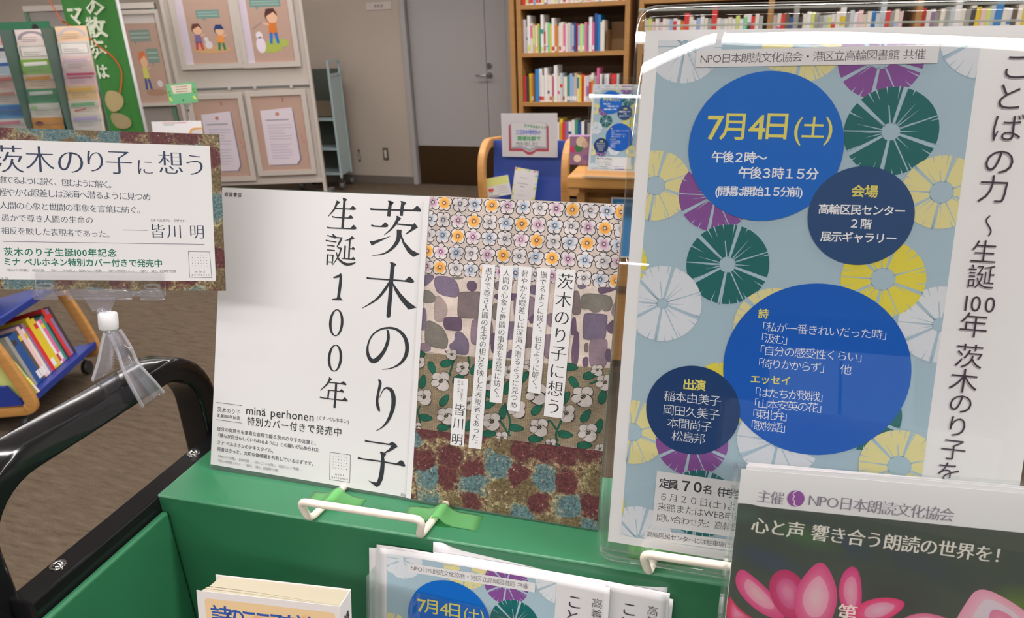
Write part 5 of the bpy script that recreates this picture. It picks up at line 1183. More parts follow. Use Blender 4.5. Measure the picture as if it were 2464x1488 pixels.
# two cards lower on the blue panel
for (tl, tr, bl, lean, nm, lab) in (((1160, 432), (1222, 421), (1167, 478), 0, 'yg', 'small green and white card with a red flower on the blue stand'), ((1240, 402), (1297, 405), (1226, 481), 0, 'wf', 'upright white card with a flowery border on the blue stand')):
    a, b, c = ss.hit(*tl, 1, -.02), ss.hit(*tr, 1, -.02), ss.hit(*bl, 1, -.02); roll = math.degrees(math.atan2(b[2]-a[2], b[0]-a[0])); wv = math.hypot(b[0]-a[0], b[2]-a[2]); hv = max(.1, math.hypot(c[0]-a[0], c[2]-a[2]))
    if nm == 'wf': roll = -1.5; hv = .178; a[0] += .0
    if nm == 'wf':
        f = ss.child(*a, 0, 3, -9.); hv = .178
    else: f = ss.child(*a, 0, 3, roll); hv = .10
    o = sheet('pop_card', f, wv, hv, paper2, .001); tag(o, lab, 'card', 'hand made cards on the blue stand'); P = Print(f, dz=8e-5, z0=.0001)
    if nm == 'yg':
        P.poly([(0.002, -.002), (wv-.002, -.002), (wv-.002, -.04), (.002, -.045)], K(200, 205, 130), True); P.L(); P.circle((.03, -.062), .009, K(200, 90, 80), 10, True); P.circle((.043, -.062), .009, K(200, 90, 80), 10, True); P.poly([(.034, -.07), (.04, -.07), (.038, -.092)], K(90, 150, 70), True)
        for i in range(4): P.poly([(.07, -.05-.011*i), (wv-.012, -.05-.011*i), (wv-.012, -.052-.011*i), (.07, -.052-.011*i)], K(150, 155, 150), True)
    else:
        rnd = random.Random(5)
        for i in range(46):
            t = rnd.random()*4; u = t % 1; p = [(u*wv, -.004), (wv-.004, -u*hv), (u*wv, -hv+.004), (.004, -u*hv)][int(t)]
            r = rnd.uniform(.003, .008); p = (min(wv-r, max(r, p[0])), max(-hv+r, min(-r, p[1]))); P.circle(p, r, K(*rnd.choice([(205, 210, 130), (215, 200, 90), (210, 120, 110), (170, 200, 130), (120, 180, 200), (200, 215, 160)])), 8, True); P.z += 1e-6
        P.L()
        for y, x0_, x1_, g_ in ((.045, .03, .07, 170), (.075, .02, .08, 150), (.09, .038, .062, 110), (.112, .04, .055, 180), (.135, .03, .07, 180)): P.poly([(x0_, -y), (x1_, -y), (x1_, -y-.003), (x0_, -y-.003)], K(g_, g_, g_), True)
    P.build('printed_face', o)
    if nm == 'yg': o2 = MB().box(.02, .075, -hv-.004, -hv+.012, .001, .004).build('card_easel', clear_mat('easel_clear', (.9, .9, .9), 1., .02, .3), o)
    else: MB().box(.0, .07, -hv-.004, -hv+.004, .001, .003).build('card_easel', mat('dark_plastic', (.03, .03, .03), .4), o)

# --- low wooden desk with the small acrylic stand, right of the blue stand
DY = 2.42; df = Fr.up((G(1368, 430, DY)[0], DY, 0), 4); zt = df.hit(1400, 424, 1)[2]
desk = empty('wooden_desk', df); tag(desk, 'wooden counter desk carrying the small acrylic stand', 'desk')
MB().box(-.005, 1.9, -.01, .55, zt-.045, zt).build('desk_top', wood, desk, bevel=.008, bseg=3)
MB().box(.02, 1.88, .10, .53, zt-.08, zt-.045).build('apron', woodd, desk)
MB().box(.02, .05, .06, .53, 0, zt-.08).build('side_board', woodd, desk); MB().box(1.85, 1.88, .06, .53, 0, zt-.08).build('side_board', woodd, desk)
MB().box(.05, 1.85, .16, .18, .08, zt-.08).build('front_board', woodd, desk); MB().box(.05, 1.85, .2, .5, .0, .08).build('plinth', backw, desk)
MB().box(.05, 1.85, .14, .16, .40, .415).build('drawer_line', backw, desk)
ap = df.hit(1471, 474, 1, .135); f = df.child(ap[0], .13, ap[2], 0, 0, 0); o = sheet('blue_notice', f, .34, .24, paper2, .002); tag(o, 'blue and white notice on the front of the wooden desk', 'notice')
P = Print(f, dz=8e-5, z0=.0001); P.poly([(.006, -.006), (.334, -.006), (.334, -.234), (.006, -.234)], K(60, 130, 185), True); P.L(); P.poly(rrect(.14, .31, -.2, -.06, .015), K(215, 225, 232), True); P.poly([(.02, -.02), (.30, -.02), (.30, -.035), (.02, -.035)], K(110, 160, 200), True); P.build('printed_face', o)
# box with purple pattern
ap, aw, ah = tilted((1371, 362), (1410, 362), (1368, 406), df, .22)
pb = MB().box(0, aw+.02, 0, .05, 0, .11).build('patterned_box', mat('box_purple', K(140, 105, 140), .5), None, Fr.up(df.w(ap[0], .22, zt+.001), 4), bevel=.001); tag(pb, 'small purple patterned box on the wooden desk', 'box')
f = Fr(df.w(ap[0], .2195, zt+.111), *Fr.sheet((0, 0, 0), 4, 0, 0).A); P = Print(f, dz=8e-5, z0=.0002); 
for c, r, col in (((.012, -.05), .013, (190, 60, 110)), ((.035, -.045), .016, (60, 120, 80)), ((.045, -.02), .02, (205, 190, 170)), ((.03, -.085), .015, (215, 200, 180)), ((.06, -.03), .014, (190, 170, 150)), ((.065, -.08), .012, (120, 90, 150))): P.circle(c, r, K(*col), 12, True); P.z += 2e-5
o = P.build('box_pattern', None); o.parent = pb; o.matrix_parent_inverse = pb.matrix_world.inverted()
bb = MB().box(0, .08, 0, .012, 0, .10).build('tan_card', mat('tan_card', K(190, 165, 125), .6), None, Fr.up(df.w(ap[0]+aw+.03, .30, zt+.001), 4), bevel=.001); tag(bb, 'tan card standing behind the small acrylic stand, right of the purple box', 'card')
# the small stand with an A4 copy of the event poster
tl = df.hit(1427, 203, 1, .06); f = Fr.sheet(df.w(tl[0], .06, tl[2]), 4, 12, -1.0)
st = MB().slab(rrect(-.010, .222, -.322, .022, .008), .0012, .0036, 0, 1).slab(rrect(-.010, .222, -.322, .022, .008), -.0032, -.0010, 0, 1).box(-.010, .222, -.324, -.318, -.05, .05, 1).build('acrylic_stand', [acm, ace], None, f)
tag(st, 'small clear acrylic stand on the wooden desk holding a copy of the event poster', 'acrylic stand')
o = sheet('event_poster', f, .21, .297, paper2, .0005); tag(o, 'small copy of the blue event poster on the wooden desk in the background', 'poster')
event_poster(f, .707, A3F, False, 4e-5).build('printed_face', o)

# --- white display panels, two columns of framed sheets
pf_ = Fr.up((*Fr.up((0, 0, 0)).hit(788, 470, 2, 0)[:2], 0), 20.5)
panelw = mat('panel_white', K(190, 180, 172, 1.15), .5); pgrey = mat('panel_grey', K(140, 132, 128), .5, noise=(60, .05))
pw = 1.23
pn = empty('partition', pf_); tag(pn, 'white framed display panel with four framed sheets beside the castor rack', 'display panel')
MB().box(-pw+.03, -.03, .012, .03, .14, 1.8).build('board', panelw, pn)
for a in (-pw, -.03): MB().box(a, a+.03, 0, .04, .02, 1.85).build('post', panelw, pn, bevel=.002); MB().box(a-.01, a+.04, -.25, .28, .0, .025).build('foot', mat('foot_grey', K(120, 118, 118), .4), pn)
zsm = pf_.hit(610, 212, 1)[2]; zbt = pf_.hit(752, 432, 1)[2]
zmid = (pf_.hit(752, 203, 1)[2]+pf_.hit(470, 215, 1)[2])/2
MB().box(-pw+.03, -.03, -.004, .012, zmid-.008, zmid+.004).build('seam_bar', mat('seam_steel', K(105, 110, 112), .4), pn)
for px_ in (551, 613, 701): q = pf_.hit(px_, 207, 1, -.004); MB().box(q[0]-.012, q[0]+.012, -.012, -.004, zmid-.018, zmid+.014).build('clip', panelw, pn)
MB().box(-pw+.03, -.03, .004, .03, zbt-.03, zbt).build('bottom_rail', panelw, pn)
def framed(f0, tl, tr, bl, y, label, draw, frame_w=.045, group='framed sheets on the white display panels', h=None, ft=.012):
    a, b, c = f0.hit(*tl, 1, y), f0.hit(*tr, 1, y), f0.hit(*bl, 1, y); w = b[0]-a[0]; h = h or a[2]-c[2]
    e = empty('framed_sheet', Fr(f0.w(a[0], y, a[2]), f0.A[0], f0.A[2], -f0.A[1])); tag(e, label, 'picture', group)
    fr = Fr(f0.w(a[0], y, a[2]), f0.A[0], f0.A[2], -f0.A[1]); fw = frame_w
    m = MB(); m.box(-fw, w+fw, 0, fw, -.004, ft).box(-fw, w+fw, -h-fw, -h, -.004, ft).box(-fw, 0, -h, 0, -.004, ft).box(w, w+fw, -h, 0, -.004, ft); m.build('frame', panelw, e, bevel=.002)
    MB().box(0, w, -h, 0, -.004, 0).build('sheet', mat('poster_beige', K(172, 142, 128), .6), e); P = Print(fr, dz=2e-4, z0=.0003); P.raw = True; draw(P, w, h); P.build('printed_face', e); return e
def rect(P, w, h, x0, y0, x1, y1, c): P.poly([(w*x0, -h*y0), (w*x1, -h*y0), (w*x1, -h*y1), (w*x0, -h*y1)], K(*c), True)
def ell(P, w, h, x, y, rx, ry, c, rot=0): P.circle((w*x, -h*y), w*rx, K(*c), 18, True, h*ry, rot); P.z += 2e-5
def kid(P, w, h, x, y, s, hair, top, leg, cap=None, armr=1):
    """a simple drawn child: head, hair, body, legs, arms"""
    ell(P, w, h, x, y, .085*s, .06*s, hair); ell(P, w, h, x+.01*s, y+.012*s, .075*s, .052*s, (214, 170, 140))
    if cap: P.poly([(w*(x-.08*s), -h*(y-.01*s)), (w*(x-.05*s), -h*(y-.06*s)), (w*(x+.05*s), -h*(y-.06*s)), (w*(x+.08*s), -h*(y-.005*s))], K(*cap), True); P.z += 2e-5
    else: P.poly([(w*(x-.085*s), -h*(y+.01*s)), (w*(x-.06*s), -h*(y-.055*s)), (w*(x+.05*s), -h*(y-.06*s)), (w*(x+.088*s), -h*(y+.01*s)), (w*(x+.04*s), -h*(y-.03*s))], K(*hair), True); P.z += 2e-5
    P.poly([(w*(x-.05*s), -h*(y+.06*s)), (w*(x+.05*s), -h*(y+.06*s)), (w*(x+.06*s), -h*(y+.15*s)), (w*(x-.06*s), -h*(y+.15*s))], K(*top), True)
    P.stroke([(w*(x+.04*s*armr), -h*(y+.075*s), w*.028*s), (w*(x+.12*s*armr), -h*(y+.06*s), w*.02*s)], K(214, 170, 140), 1, True)
    for k in (-1, 1): P.stroke([(w*(x+.03*s*k), -h*(y+.14*s), w*.045*s), (w*(x+.05*s*k), -h*(y+.23*s), w*.04*s)], K(*leg), 1, True)
    P.z += 1e-4
def side_band(P, w, h, c=(196, 184, 196)):
    rect(P, w, h, 0, 0, .15, 1, c); P.L(); ell(P, w, h, .06, .05, .03, .02, (180, 90, 120)); ell(P, w, h, .09, .17, .025, .016, (190, 120, 150)); P.text('散歩のマナー', (w*.07, -h*.3), (w*.07, -h*.8), w*.05, K(200, 180, 205), vert=True, loc=True, res=1)
def bubble(P, w, h, x0, y0, x1, y1, c=(108, 138, 130)):
    rect(P, w, h, x0, y0, x1, y1, c); P.poly([(w*(x0+.1), -h*y1), (w*(x0+.17), -h*y1), (w*(x0+.14), -h*(y1+.04))], K(*c), True); P.L()
    for i in range(2): rect(P, w, h, x0+.03, y0+(y1-y0)*(.25+.35*i), x1-.03, y0+(y1-y0)*(.36+.35*i), (150, 172, 164))
def d_two(P, w, h):
    side_band(P, w, h); bubble(P, w, h, .36, .33, .80, .43); ell(P, w, h, .55, .82, .36, .05, (190, 150, 110)); P.L()
    kid(P, w, h, .32, .56, 1.15, (100, 60, 50), (120, 100, 140), (180, 70, 70)); ell(P, w, h, .5, .76, .07, .05, (205, 195, 200)); ell(P, w, h, .47, .69, .04, .03, (205, 195, 200)); kid(P, w, h, .74, .58, 1.1, (40, 50, 80), (215, 140, 70), (40, 120, 80), (40, 60, 110), 1)
def d_boy(P, w, h):
    side_band(P, w, h); bubble(P, w, h, .22, .22, .85, .31); ell(P, w, h, .50, .83, .26, .05, (160, 170, 80)); ell(P, w, h, .68, .76, .24, .06, (160, 170, 80)); P.L()
    ell(P, w, h, .33, .78, .10, .10, (214, 202, 212)); ell(P, w, h, .32, .66, .07, .05, (214, 202, 212)); P.stroke([(w*.29, -h*.69, w*.03), (w*.36, -h*.68, w*.03)], K(120, 110, 130), 1, True); kid(P, w, h, .62, .42, 1.5, (76, 46, 40), (198, 112, 50), (50, 110, 180), None, -1)
    P.stroke([(w*.2, -h*.58, w*.02), (w*.4, -h*.5, w*.015)], K(140, 125, 120), 1, True)
def d_text(P, w, h):
    P.poly([(w*.16, -h*.2), (w*.80, -h*.17), (w*.83, -h*.86), (w*.75, -h*.93), (w*.17, -h*.93)], K(120, 110, 125), True); P.L(); P.poly([(w*.14, -h*.19), (w*.78, -h*.16), (w*.80, -h*.85), (w*.72, -h*.92), (w*.14, -h*.92)], K(205, 194, 204), True); P.L()
    ell(P, w, h, .47, .24, .04, .025, (180, 120, 100)); rnd = random.Random(2)
    rect(P, w, h, .22, .31, .68, .325, (140, 136, 150))
    for i in range(13):
        if i in (6,): continue
        rect(P, w, h, .24, .38+.037*i, rnd.uniform(.55, .73), .391+.037*i, (176, 168, 182))
    ell(P, w, h, .9, .55, .02, .03, (180, 130, 120)); ell(P, w, h, .93, .62, .015, .02, (180, 120, 110)); ell(P, w, h, .62, .06, .015, .03, (150, 100, 90))
framed(pf_, (410, -40), (541, -40), (447, 195), -.006, 'framed drawing of two children with a dog, upper row', d_two, h=.66)
framed(pf_, (565, -44), (684, -48), (606, 188), -.006, 'framed drawing of an orange shirted boy with a dog, upper row', d_boy, h=.66)
framed(pf_, (461, 240), (572, 236), (493, 428), -.006, 'framed letter on beige, lower left of the white panel', d_text)
framed(pf_, (603, 232), (724, 226), (630, 412), -.006, 'framed letter on beige, lower right of the white panel', d_text)
# second panel to the left, green edged
p2 = Fr.up(tuple(pf_.w(-pw-.06, .02, 0)), 24); p2w = 1.1
pn2 = empty('partition', p2); tag(pn2, 'second display panel with a green edge left of the white framed one', 'display panel')
MB().box(-p2w+.03, -.03, .012, .03, .14, 1.72).build('board', pgrey, pn2)
gp = mat('panel_green', K(88, 118, 96), .5)
for a in (-p2w, -.03): MB().box(a, a+.03, 0, .04, .02, 1.74).build('post', gp, pn2); MB().box(a-.005, a+.035, -.25, .28, 0, .025).build('foot', mat('foot_grey'), pn2)
MB().box(-p2w, 0, -.002, .04, 1.70, 1.745).build('top_rail', panelw, pn2)
def d_girl(P, w, h):
    rect(P, w, h, 0, 0, 1, .1, (196, 186, 184)); bubble(P, w, h, .1, .17, .72, .3, (125, 135, 128)); bubble(P, w, h, .5, .38, .86, .54, (120, 138, 128)); ell(P, w, h, .55, .88, .32, .04, (160, 125, 105)); P.L(); kid(P, w, h, .35, .5, 1.5, (200, 110, 70), (196, 190, 100), (60, 80, 140)); ell(P, w, h, .72, .78, .09, .04, (205, 195, 200))
framed(p2, (292, 35), (372, 32), (312, 250), -.006, 'framed drawing of a child in yellow on the green edged panel', d_girl, frame_w=.03)

# --- green nobori banner on its pole
bf = Fr.up(p2.w(-.95, -.75, 0), 20)
bn = empty('nobori_banner', bf); tag(bn, 'tall green cloth banner with white lettering and a curling red line', 'banner')
bz = 1.95; by0 = .25
bl_, br_ = bf.hit(150, 40, 1)[0], bf.hit(290, 60, 1)[0]
def cloth_grid(x0, x1, z0, z1, nx, nz, fn):
    mb = MB(); vs = [(x0+(x1-x0)*i/nx, fn(i/nx, j/nz)+(.0015 if s_ else 0), z0+(z1-z0)*j/nz) for s_ in (0, 1) for i in range(nx+1) for j in range(nz+1)]; n1 = (nx+1)*(nz+1); f = []
    for i in range(nx):
        for j in range(nz): a = i*(nz+1)+j; f += [(a, a+nz+1, a+nz+2, a+1), (n1+a, n1+a+1, n1+a+nz+2, n1+a+nz+1)]
    return mb.add(vs, f, 0, True)
fold = lambda u, v: .03*math.sin(u*7+v*1.2)*(.6+.4*v) + .012*math.sin(u*17+1)
bgreen = mat('banner_green', K(52, 118, 48, 1.15), .7)
cloth_grid(bl_, br_, .55, bz, 24, 20, fold).build('cloth', bgreen, bn)
MB().cyl((br_+.015, 0, .03), (br_+.015, 0, bz+.05), .012).cyl((bl_, 0, bz+.02), (br_+.02, 0, bz+.02), .008).build('pole', mat('pole_white', (.7, .7, .7), .4), bn)
MB().cyl((br_+.015, 0, 0), (br_+.015, 0, .05), .18, 24, 0, .14).build('water_base', mat('base_grey', (.3, .3, .32), .5), bn)
fb = Fr(bf.w(bl_, -.0, bz), bf.A[0], bf.A[2], -bf.A[1]); bw_ = br_-bl_
P = Print(fb, dz=1e-4, z0=.010, lift=lambda x, y: -fold(x/bw_, (y+bz-.55)/(bz-.55)) if 0 <= x <= bw_ else 0)
def bt(t, px, py, s_):
    p = P.uv((px, py)); P.text(t, tuple(p), tuple(p), s_, K(206, 212, 190), wx=.03, wy=.03, loc=True, res=1)
for t, px, py, s_ in (('の', 232, 17, .135), ('散', 234, 66, .15), ('歩', 240, 118, .15), ('は', 250, 172, .12), ('マ', 180, 37, .15)): bt(t, px, py, s_)
sc_ = .0023; P.stroke([(*P.uv(p), .010) for p in ((120, 0), (135, 25), (160, 60), (215, 90), (262, 125), (290, 165), (293, 200), (290, 228))], K(196, 92, 46), 1, True)
P.L(); P.circle(P.uv((276, 243)), .075, K(170, 152, 110), 20, True, .085, -.6); P.circle(P.uv((292, 290)), .085, K(150, 136, 100), 20, True, .06, -.4)
o = P.build('printed_lettering', None, m=None); o.parent = bn; o.matrix_parent_inverse = bn.matrix_world.inverted()

# --- leaflet rack: three columns of pockets in a clear rack
rf = Fr.up((*Fr.up((0, 0, 0)).hit(200, 64, 1, 3.35)[:2], 0), 20); ra = rf.hit(200, 64, 1)
rk = empty('leaflet_rack', rf); tag(rk, 'tall clear leaflet rack with three columns of colourful leaflets', 'leaflet rack')
rx0 = rf.hit(17, 75, 1)[0]; z_top = rf.hit(110, 64, 1)[2]; pitch = .237; cw = .205
MB().box(-.82, -.05, .10, .11, .02, z_top+.0).build('back_board', mat('rack_back', K(84, 112, 96), .4), rk)
MB().box(-.82, .03, -.1, .4, 0, .03).build('base', mat('foot_grey'), rk); MB().box(-.82, rf.hit(96, 60, 1)[0], .085, .1, z_top-.02, z_top+.035).build('header', mat('rack_header', K(50, 104, 76), .4), rk)
MB().cyl((-.34, .082, z_top+.0), (-.34, .085, z_top+.0), .02, 16).build('magnet', mat('dark_plastic'), rk)
for cx_ in (-.815, -.60, -.355, -.118+.1): pass
cols_x = [rf.hit(115, 65, 1)[0], rf.hit(17, 75, 1)[0], rf.hit(17, 75, 1)[0]-pitch]
rowh = .086
rcol = [[((214, 182, 150), (180, 168, 172), 'peach leaflet with a grey arch'), ((200, 188, 186), (120, 150, 130), 'white leaflet with a blue frame'), ((196, 172, 168), (170, 150, 160), 'pink and beige leaflet'), ((206, 170, 176), (176, 50, 90), 'leaflet with crimson stripes'), ((216, 178, 130), (212, 160, 60), 'orange banded leaflet'), ((216, 200, 186), (110, 170, 120), 'pale leaflet with green writing and a red tag'), ((206, 196, 190), (180, 160, 200), 'pastel dotted leaflet')],
        [((206, 190, 186), (140, 130, 136), 'white leaflet with a grey arch of little people'), ((196, 190, 180), (90, 100, 110), 'grey framed leaflet'), ((120, 160, 60), (210, 205, 200), 'bright green leaflet with a ribbon'), ((210, 180, 160), (206, 140, 50), 'leaflet with an orange banner'), ((72, 140, 100), (200, 200, 190), 'deep green leaflet'), ((208, 200, 190), (150, 190, 130), 'white leaflet with a green dot'), ((206, 140, 60), (110, 40, 40), 'orange leaflet with a dark red disc')],
        [((206, 150, 150), (200, 190, 190), 'pink leaflet'), ((200, 200, 205), (70, 70, 90), 'white leaflet with dark lettering'), ((190, 200, 210), (60, 90, 150), 'pale blue leaflet'), ((212, 180, 170), (200, 110, 110), 'rosy leaflet'), ((205, 190, 182), (190, 130, 120), 'beige leaflet with red lines'), ((90, 150, 190), (60, 110, 170), 'sky blue leaflet'), ((212, 200, 196), (200, 120, 130), 'white leaflet with pink lines')]]
CNm = ['right', 'middle', 'left']
pfm = clear_mat('rack_pocket', (.93, .95, .95), 1., .02, .06, (.7, .72, .72))
for ci in range(3):
    for ri in range(7):
        x = cols_x[ci]+.004; z = z_top-rowh*ri-(.01 if ci else 0); y = .060-.012*ri+.0
        c1, c2, nm = rcol[ci][ri]; f = rf.child(x, y-.0, z, 0, 4, 0); hh = .29
        o = sheet('leaflet', f, cw-.012, hh, bmat(c1), .0015); tag(o, '%s, %s, %s column of rack' % (nm, ['top row', 'second row', 'third row', 'fourth row', 'fifth row', 'sixth row', 'seventh row'][ri], CNm[ci]), 'leaflet', 'leaflets in the tall rack')
        P = Print(f, dz=1.5e-4, z0=.0002); W_, H_ = cw-.012, .085; P.sy = .58; rnd = random.Random(ci*9+ri)
        kind = (ci, ri)
        if kind in ((0, 0), (1, 0)): P.poly([(W_*(.5+.46*math.cos(t)), -.1+.085*math.sin(t)) for t in [PI*k/16 for k in range(17)]], K(*c2), True); P.L(); P.poly([(W_*(.5+.34*math.cos(t)), -.1+.06*math.sin(t)) for t in [PI*k/16 for k in range(17)]], K(*c1), True)
        elif kind in ((1, 1), (0, 1)): P.poly(rrect(.012, W_-.012, -.12, -.02, .004), K(*c2), True); P.L(); P.poly(rrect(.016, W_-.016, -.116, -.024, .004), K(208, 202, 196), True)
        elif kind == (1, 6): P.circle((.045, -.06), .026, K(*c2), 16, True)
        elif kind == (1, 5): P.circle((.03, -.05), .02, K(*c2), 16, True)
        elif kind == (0, 3): P.poly([(.02, -.02), (W_, -.02), (W_, -.045), (.02, -.045)], K(*c2), True); P.poly([(.02, -.055), (W_*.9, -.055), (W_*.9, -.075), (.02, -.075)], K(190, 80, 110), True)
        elif kind == (2, 5): P.poly([(0, -.02), (W_, -.01), (W_, -.12), (0, -.1)], K(*c2), True)
        else: P.poly([(.015, -.03), (W_-.03, -.022), (W_-.03, -.058), (.015, -.066)], K(*c2), True)
        P.L(2)
        for k in range(3): y0_ = -.075-.02*k; P.poly([(.03, y0_), (W_*rnd.uniform(.6, .9), y0_), (W_*.6, y0_-.006), (.03, y0_-.006)], K(*[min(255, v*.75) for v in c1]), True)
        if kind == (0, 5): P.poly([(.03, -.1), (.1, -.085), (.1, -.1), (.03, -.115)], K(205, 70, 70), True)
        P.v = [(vx, vy*.58, vz) for (vx, vy, vz) in P.v]; P.build('printed_face', o)
        MB().box(x-.004, x+cw-.008, y-.018-.03, y-.0165-.03, z-.30, z-.20).build('pocket', pfm, rk)
    MB().box(cols_x[ci]-.010, cols_x[ci]-.004, -.06, .1, .2, z_top-.01).build('divider', mat('rack_divider', K(70, 92, 84), .3), rk)

# --- pale blue steel rack on castors
cf = Fr.up((*Fr.up((0, 0, 0)).hit(822, 452, 2, 0.02)[:2], 0), 12)
pale = mat('pale_blue_steel', K(158, 176, 178, 1.15), .4); dark_grey = mat('rack_inside', K(70, 76, 68), .6)  # the rack's back plate is dark grey
crk = empty('castor_rack', cf); tag(crk, 'pale blue steel rack on castors standing against the back wall', 'rack')
ztp = cf.hit(808, 145, 1)[2]; wv = .30
MB().box(0, .02, 0, .02, .12, ztp).build('upright', pale, crk); MB().box(0, .02, .28, .30, .12, ztp).build('upright', pale, crk)
MB().box(0, .02, .02, .28, ztp-.02, ztp).box(0, .02, .02, .28, ztp-.14, ztp-.12).build('cross_bar', pale, crk)
MB().box(.006, .012, .02, .28, .14, ztp-.14).build('side_plate', pale, crk)
e0 = cf.hit(745, 165, 1)[0]-.25
MB().box(e0, e0+.02, 0, .02, .12, ztp-.1).build('upright', pale, crk); MB().box(e0, e0+.02, .28, .30, .12, ztp-.1).build('upright', pale, crk)
MB().box(e0, 0, .286, .292, .14, ztp-.08).build('back_plate', dark_grey, crk)
for z in (.16, .40, .68): MB().box(e0, 0, .0, .286, z-.012, z).build('shelf', pale, crk)
MB().box(e0+.1, -.03, .2, .28, .69, .83).build('cardboard_box', mat('card_brown', K(120, 104, 86), .7), crk)
for (x, y) in ((.01, .01), (.01, .29), (e0+.01, .01), (e0+.01, .29)):
    MB().cyl((x, y, .07), (x, y, .13), .01).cyl((x-.02, y, .035), (x+.02, y, .035), .035, 18).box(x-.024, x-.02, y-.02, y+.02, .03, .08).box(x+.02, x+.024, y-.02, y+.02, .03, .08).build('castor', mat('castor_grey', (.1, .1, .1), .4), crk)

# --- low blue book trolley with leaning wooden side frames, left
tf = Fr.up((-2.53, 1.55, 0), 25)
tr = empty('book_trolley', tf); tag(tr, 'low blue picture book trolley with sloping wooden side frames on castors', 'trolley')
blue2 = mat('trolley_blue', K(38, 60, 146, 1.0), .4)
LEN = .52
def side_loop(y):
    out = cr([(-.02, .095), (.005, .11), (.002, .16), (-.03, .28), (-.09, .46), (-.16, .68), (-.20, .80), (-.24, .84)], 5); out += [np.array((-.50, .84)), np.array((-.54, .80)), np.array((-.58, .68)), np.array((-.70, .28)), np.array((-.73, .16)), np.array((-.73, .11)), np.array((-.70, .095)), np.array((-.35, .09))]
    MB().tube([(p[0]-.018, y, p[1]) for p in out], 1, rect=(.024, .045, .006), upv=(0, 1, 0), closed=True).build('side_frame', wood, tr)
side_loop(0); side_loop(LEN)
for (xa, za, xb_, zb, th) in ((-.335, .085, .0, .135, .012), (-.39, .36, -.075, .432, .012), (-.34, .63, -.15, .69, .012)):
    MB().hexa([(xa, .012, za), (xb_, .012, zb), (xb_, LEN-.012, zb), (xa, LEN-.012, za)], [(xa, .012, za+th), (xb_, .012, zb+th), (xb_, LEN-.012, zb+th), (xa, LEN-.012, za+th)]).box(xb_-.008, xb_+.004, .012, LEN-.012, zb-.012, zb+.016).build('shelf', blue2, tr, bevel=.002)
MB().hexa([(-.40, .012, .09), (-.37, .012, .09), (-.37, LEN-.012, .09), (-.40, LEN-.012, .09)], [(-.385, .012, .80), (-.365, .012, .80), (-.365, LEN-.012, .80), (-.385, LEN-.012, .80)]).build('centre_panel', blue2, tr)
MB().box(-.70, -.02, -.008, .008, .075, .10).box(-.70, -.02, LEN-.008, LEN+.008, .075, .10).build('bottom_bar', blue2, tr)
MB().hexa([(-.70, -.006, .10), (-.03, -.006, .10), (-.03, .006, .10), (-.70, -.0, .10)], [(-.66, -.006, .20), (-.08, -.006, .20), (-.08, .006, .20), (-.66, .006, .20)]).build('end_panel', blue2, tr)
for x in (-.06, -.66):
    for y in (.02, LEN-.02): MB().cyl((x, y, .06), (x, y, .09), .008, 10, 1).cyl((x-.012, y, .03), (x+.012, y, .03), .03, 16).build('castor', [mat('castor_black'), chrome], tr)
# books standing on its lower shelf, spines towards the aisle
rnd = random.Random(11)
sb = [('x', 'grey speckled'), ('n', 'navy blue'), ('n', 'navy blue'), ('d', 'brown'), ('q', 'pale pink'), ('c', 'cream'), ('v', 'purple'), ('r', 'red'), ('y', 'yellow'), ('y', 'yellow'), ('w', 'white'), ('p', 'pink'), ('t', 'teal'), ('k', 'black'), ('r', 'red'), ('v', 'purple'), ('k', 'black')]
y = .10
tw = Fr(tf.o, tf.A[1], -tf.A[0], tf.A[2])   # x along the trolley, y away from the aisle
for i, (c, nm) in enumerate(sb):
    w = rnd.uniform(.014, .026); h = rnd.uniform(.2, .235); 
    f = Fr(tf.w(-.045-.0, 0, .143), tf.A[1], -tf.A[0], tf.A[2]); f = Fr(f.w(0, 0, 0), f.A[0], f.A[1], f.A[2])
    ci = CN[c]; a = R_(-14); A = np.array([f.A[0], f.A[1]*math.cos(a)+f.A[2]*math.sin(a), f.A[2]*math.cos(a)-f.A[1]*math.sin(a)])
    ff = Fr(f.o, *A); book(y, .0, w*.97, h, .17, ci, '%s book, %s from the near end of the low blue trolley' % (nm, ordn(i+1)), 'books on the lower shelf of the blue trolley', y0=.0, fr=ff, acc=(random.choice([5, 3, 13, 6]), .8, .9) if i % 2 else None); y += w
    if y > LEN-.03: break
# picture books face out near the wooden frame
for i, (x, yy, c, lab) in enumerate(((-.09, .03, (86, 110, 130), 'blue book with a picture standing face out in the low blue trolley'),)):
    f = Fr(tf.w(x+.07, .055, .15), tf.A[1]*.96+tf.A[0]*(-.28), nrm(tf.A[2]*.95-tf.A[0]*.3), nrm(np.cross(tf.A[1]*.96+tf.A[0]*(-.28), nrm(tf.A[2]*.95-tf.A[0]*.3))))
ff = Fr(tf.w(.012, .018, .155), *np.array([tf.A[1], nrm(tf.A[2]-tf.A[0]*.42), np.cross(tf.A[1], nrm(tf.A[2]-tf.A[0]*.42))]))
o = MB().box(0, .015, -.17, 0, 0, .0, 0) if 0 else None
pb2 = MB().box(.0, .012, .0, .21, -.10, .0).build('picture_book', bmat((196, 200, 120)), None, ff); tag(pb2, 'yellow green picture book leaning against the near wooden frame of the trolley', 'book')
P = Print(Fr(ff.o, *ff.A)); P.raw = True; P.z = .0008
for k, col in enumerate([(205, 210, 220), (120, 160, 90), (196, 200, 120), (150, 180, 110), (215, 205, 90), (210, 190, 190)]): P.poly([(.0005, .21-.035*k), (.0115, .21-.035*k), (.0115, .21-.035*(k+1)), (.0005, .21-.035*(k+1))], K(*col), True)
o = P.build('spine_print', pb2)

